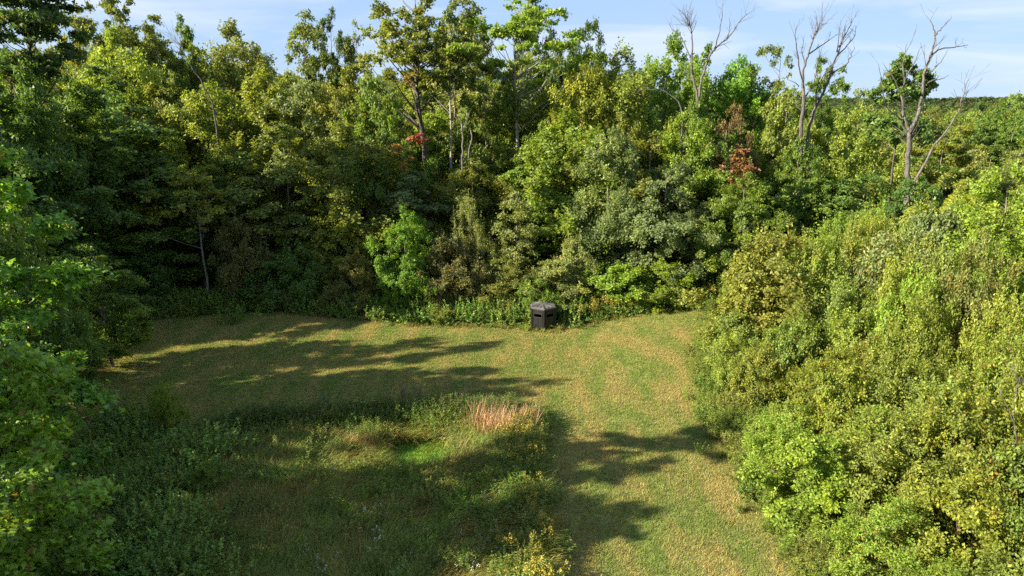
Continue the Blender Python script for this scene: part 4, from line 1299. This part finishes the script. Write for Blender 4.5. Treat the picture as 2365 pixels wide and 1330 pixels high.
for k, (x, y) in enumerate([(-4.8, 31.7), (-5.6, 31.5), (-6.3, 31.2), (-7.2, 31.3), (-6.9, 30.6), (-8.1, 31.2), (-5.2, 32.1), (-6.2, 32.0), (-4.0, 32.2), (-7.6, 31.9)]):
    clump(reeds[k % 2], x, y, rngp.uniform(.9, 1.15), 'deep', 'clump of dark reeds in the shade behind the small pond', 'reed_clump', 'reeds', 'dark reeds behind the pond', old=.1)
plume = [blades_mesh('plume_grass_clump', np.random.default_rng(760 + i), M_REED, n=110, spread=.42, L=(1.35, 1.2)[i], W=.026, lean=.30, segs=3) for i in range(2)]
for k, (x, y) in enumerate([(-1.7, 32.0), (-1.2, 31.6), (-.7, 31.9), (-.2, 31.5), (.3, 31.7), (.7, 31.2), (-.9, 31.1), (-1.5, 31.2), (.1, 31.0), (-1.9, 31.5), (-.4, 30.7), (.5, 30.5), (.9, 31.9), (-1.1, 30.6)]):
    clump(plume[k % 2], x, y, rngp.uniform(1.05, 1.35), (.52, .33, .20), 'clump of tall reddish grass at the corner of the meadow by the path', 'plume_grass', 'grass clump', 'tall reddish grass at the meadow corner', old=.15)
for k, (x, y) in enumerate([(-6.9, 29.9), (-7.3, 29.5), (-6.6, 29.4), (-7.8, 29.9)]):
    clump(plume[k % 2], x, y, rngp.uniform(.7, .9), (.30, .17, .085), 'clump of short rusty grass at the shaded end of the small pond', 'plume_grass', 'grass clump', 'short rusty grass at the pond end', old=.4)
brown = [blades_mesh('cattail_clump', np.random.default_rng(780), M_REED, n=70, spread=.4, L=1.15, W=.028, lean=.22, segs=3)]
for k, (x, y) in enumerate([(-2.0, 27.6), (-1.6, 28.0), (-1.4, 27.3), (-2.3, 27.9), (-1.1, 28.4)]):
    clump(brown[0], x, y, rngp.uniform(.9, 1.1), (.13, .10, .045), 'clump of upright brown cattail leaves between the small pond and the goldenrods', 'cattail_clump', 'cattails', 'brown cattails near the pond', old=.5)

# dry stalks at the far side of the meadow
def stalk_mesh(seed):
    rng = np.random.default_rng(seed); mb = MB()
    for k in range(6):
        p = Vector((rng.normal() * .12, rng.normal() * .12, 0)); q = p + Vector((rng.normal() * .15, rng.normal() * .15, rng.uniform(1.1, 1.6)))
        mb.tube([p, p.lerp(q, .5) + Vector((rng.normal() * .03, rng.normal() * .03, 0)), q], [.014, .012, .007], 4)
        for j in range(5):
            s = p.lerp(q, rng.uniform(.5, .95)); mb.tube([s, s + Vector((rng.normal() * .13, rng.normal() * .13, rng.uniform(.08, .25)))], [.007, .012], 3)
    return mb.mesh('dry_stalks', M_TWIG)
st = [stalk_mesh(800), stalk_mesh(801)]
for k, (x, y, lab) in enumerate([(-9.6, 33.1, 'brown dry stalks alone at the left of the meadow rim, past the yellow flowers'), (-5.7, 34.0, 'brown dry stalks standing in the middle of the meadow rim'),
                                 (-5.0, 34.0, 'smaller brown dry stalks beside the ones in mid rim'), (-2.6, 33.5, 'brown dry stalks near the pale leafy weed of the meadow rim')]):
    o = link('dry_stalks', st[k % 2]); o.location = (x, y, h1(x, y)); o.rotation_euler = (0, 0, rngp.uniform(0, 6)); tag(o, lab, 'dead plant')
PW = [weed_mesh('tall_weed', np.random.default_rng(820 + i), M_PLANT, 1.5, .28, 9, 46, .17, .26) for i in range(2)]
for k, (x, y, s, c, lab) in enumerate([(-3.0, 33.2, 1.1, 'pale', 'tall pale leafy weed standing up from the meadow rim'), (-6.8, 33.6, .8, 'bright', 'fresh green leafy weed on the dark meadow rim'),
                                       (-1.7, 33.6, .8, 'bright', 'small fresh green weed at the path end of the meadow rim'), (-6.0, 24.6, .9, 'lime', 'bright green leafy weed in the sunny spot of the meadow'),
                                       (-6.6, 24.0, .8, 'lime', 'lower bright green weed beside the one in the sunny spot'), (-2.0, 24.9, .8, 'bright', 'green leafy weed between the meadow grass and the goldenrods'),
                                       (2.9, 50.1, 1.2, 'pale', 'tall pale weed rising just right of the hunting blind roof'), (1.0, 47.2, .6, 'yel', 'small yellow-green weed against the left foot of the hunting blind')]):
    o = link('tall_weed', PW[k % 2]); o.location = (x, y, h1(x, y)); o.rotation_euler = (0, 0, rngp.uniform(0, 6)); o.scale = (s, s, s); o.color = (*COL[c], .03); tag(o, lab, 'weed')
put('shrub4', -16.6, 30.6, .27, .60, 'lime', 'thin sapling with a yellowing top standing out of the bramble patch', 'young_tree', 'tree', old=.12)
put('shrub1', -12.6, 25.6, .33, .32, 'mid', 'fresh green low bush at the meadow side of the bramble patch', 'shrub', 'shrub')

# ------------------------------------------------------------------ far woods and ridge
far_src = []
for i in range(3):
    rng = np.random.default_rng(900 + i)
    c, r, a, t = crown_clumps(rng, 14, 5.0, 3.0, p_dome, 60, 1.7, .3)
    far_src.append(foliage('far_crown', rng, c, r, np.zeros((60, 2)), 5000, .55, leaf_material('far_leaf_%d' % i, fixed=((.06, .10, .025), (.085, .115, .03), (.05, .085, .025))[i], old=.01), flat=.7, up=.6, outw=.8, jit=.6, shape='tri', width=.95))
FW_ = []
while len(FW_) < 3800:
    y = 180 + 900 * G.random() ** 1.4
    x = G.uniform(.28, .95) * y
    FW_.append((x, y, h1(x, y)))
P = np.array(FW_); nP = len(P)
scatter('far_forest', far_src, P, np.stack([np.zeros(nP), np.zeros(nP), G.uniform(0, 6.28, nP)], 1), G.uniform(.75, 1.1, nP), G.integers(0, 3, nP), 'unbroken far-off forest rolling away to the ridge', 'forest')
# wooded ridge on the horizon
xs = np.linspace(300, 3300, 260); ys = np.linspace(2100, 2700, 26)
X, Y = np.meshgrid(xs, ys)
rr_ = np.random.default_rng(9)
Z = height(X, Y) - 2 + 10 * np.sin(np.clip((Y - 2100) / 600, 0, 1) * PI) + rr_.normal(0, 2.2, X.shape) + 5 * np.sin(X * .0031 + .4) + 3 * np.sin(X * .0087)
V = np.stack([X.ravel(), Y.ravel(), Z.ravel()], 1)
i = (np.arange(25)[:, None] * 260 + np.arange(259)[None, :]).ravel()
tag(link('hills', np_mesh('hills', V, [np.stack([i, i + 1, i + 261, i + 260], 1)], [M_FAR])), 'low wooded ridge along the horizon', kind='structure')
print('fill trees', n_fill, 'shrubs', n_sh, 'objects', len(bpy.data.objects), 'tris', sum(len(m.loops) - 2 * len(m.polygons) for m in bpy.data.meshes))
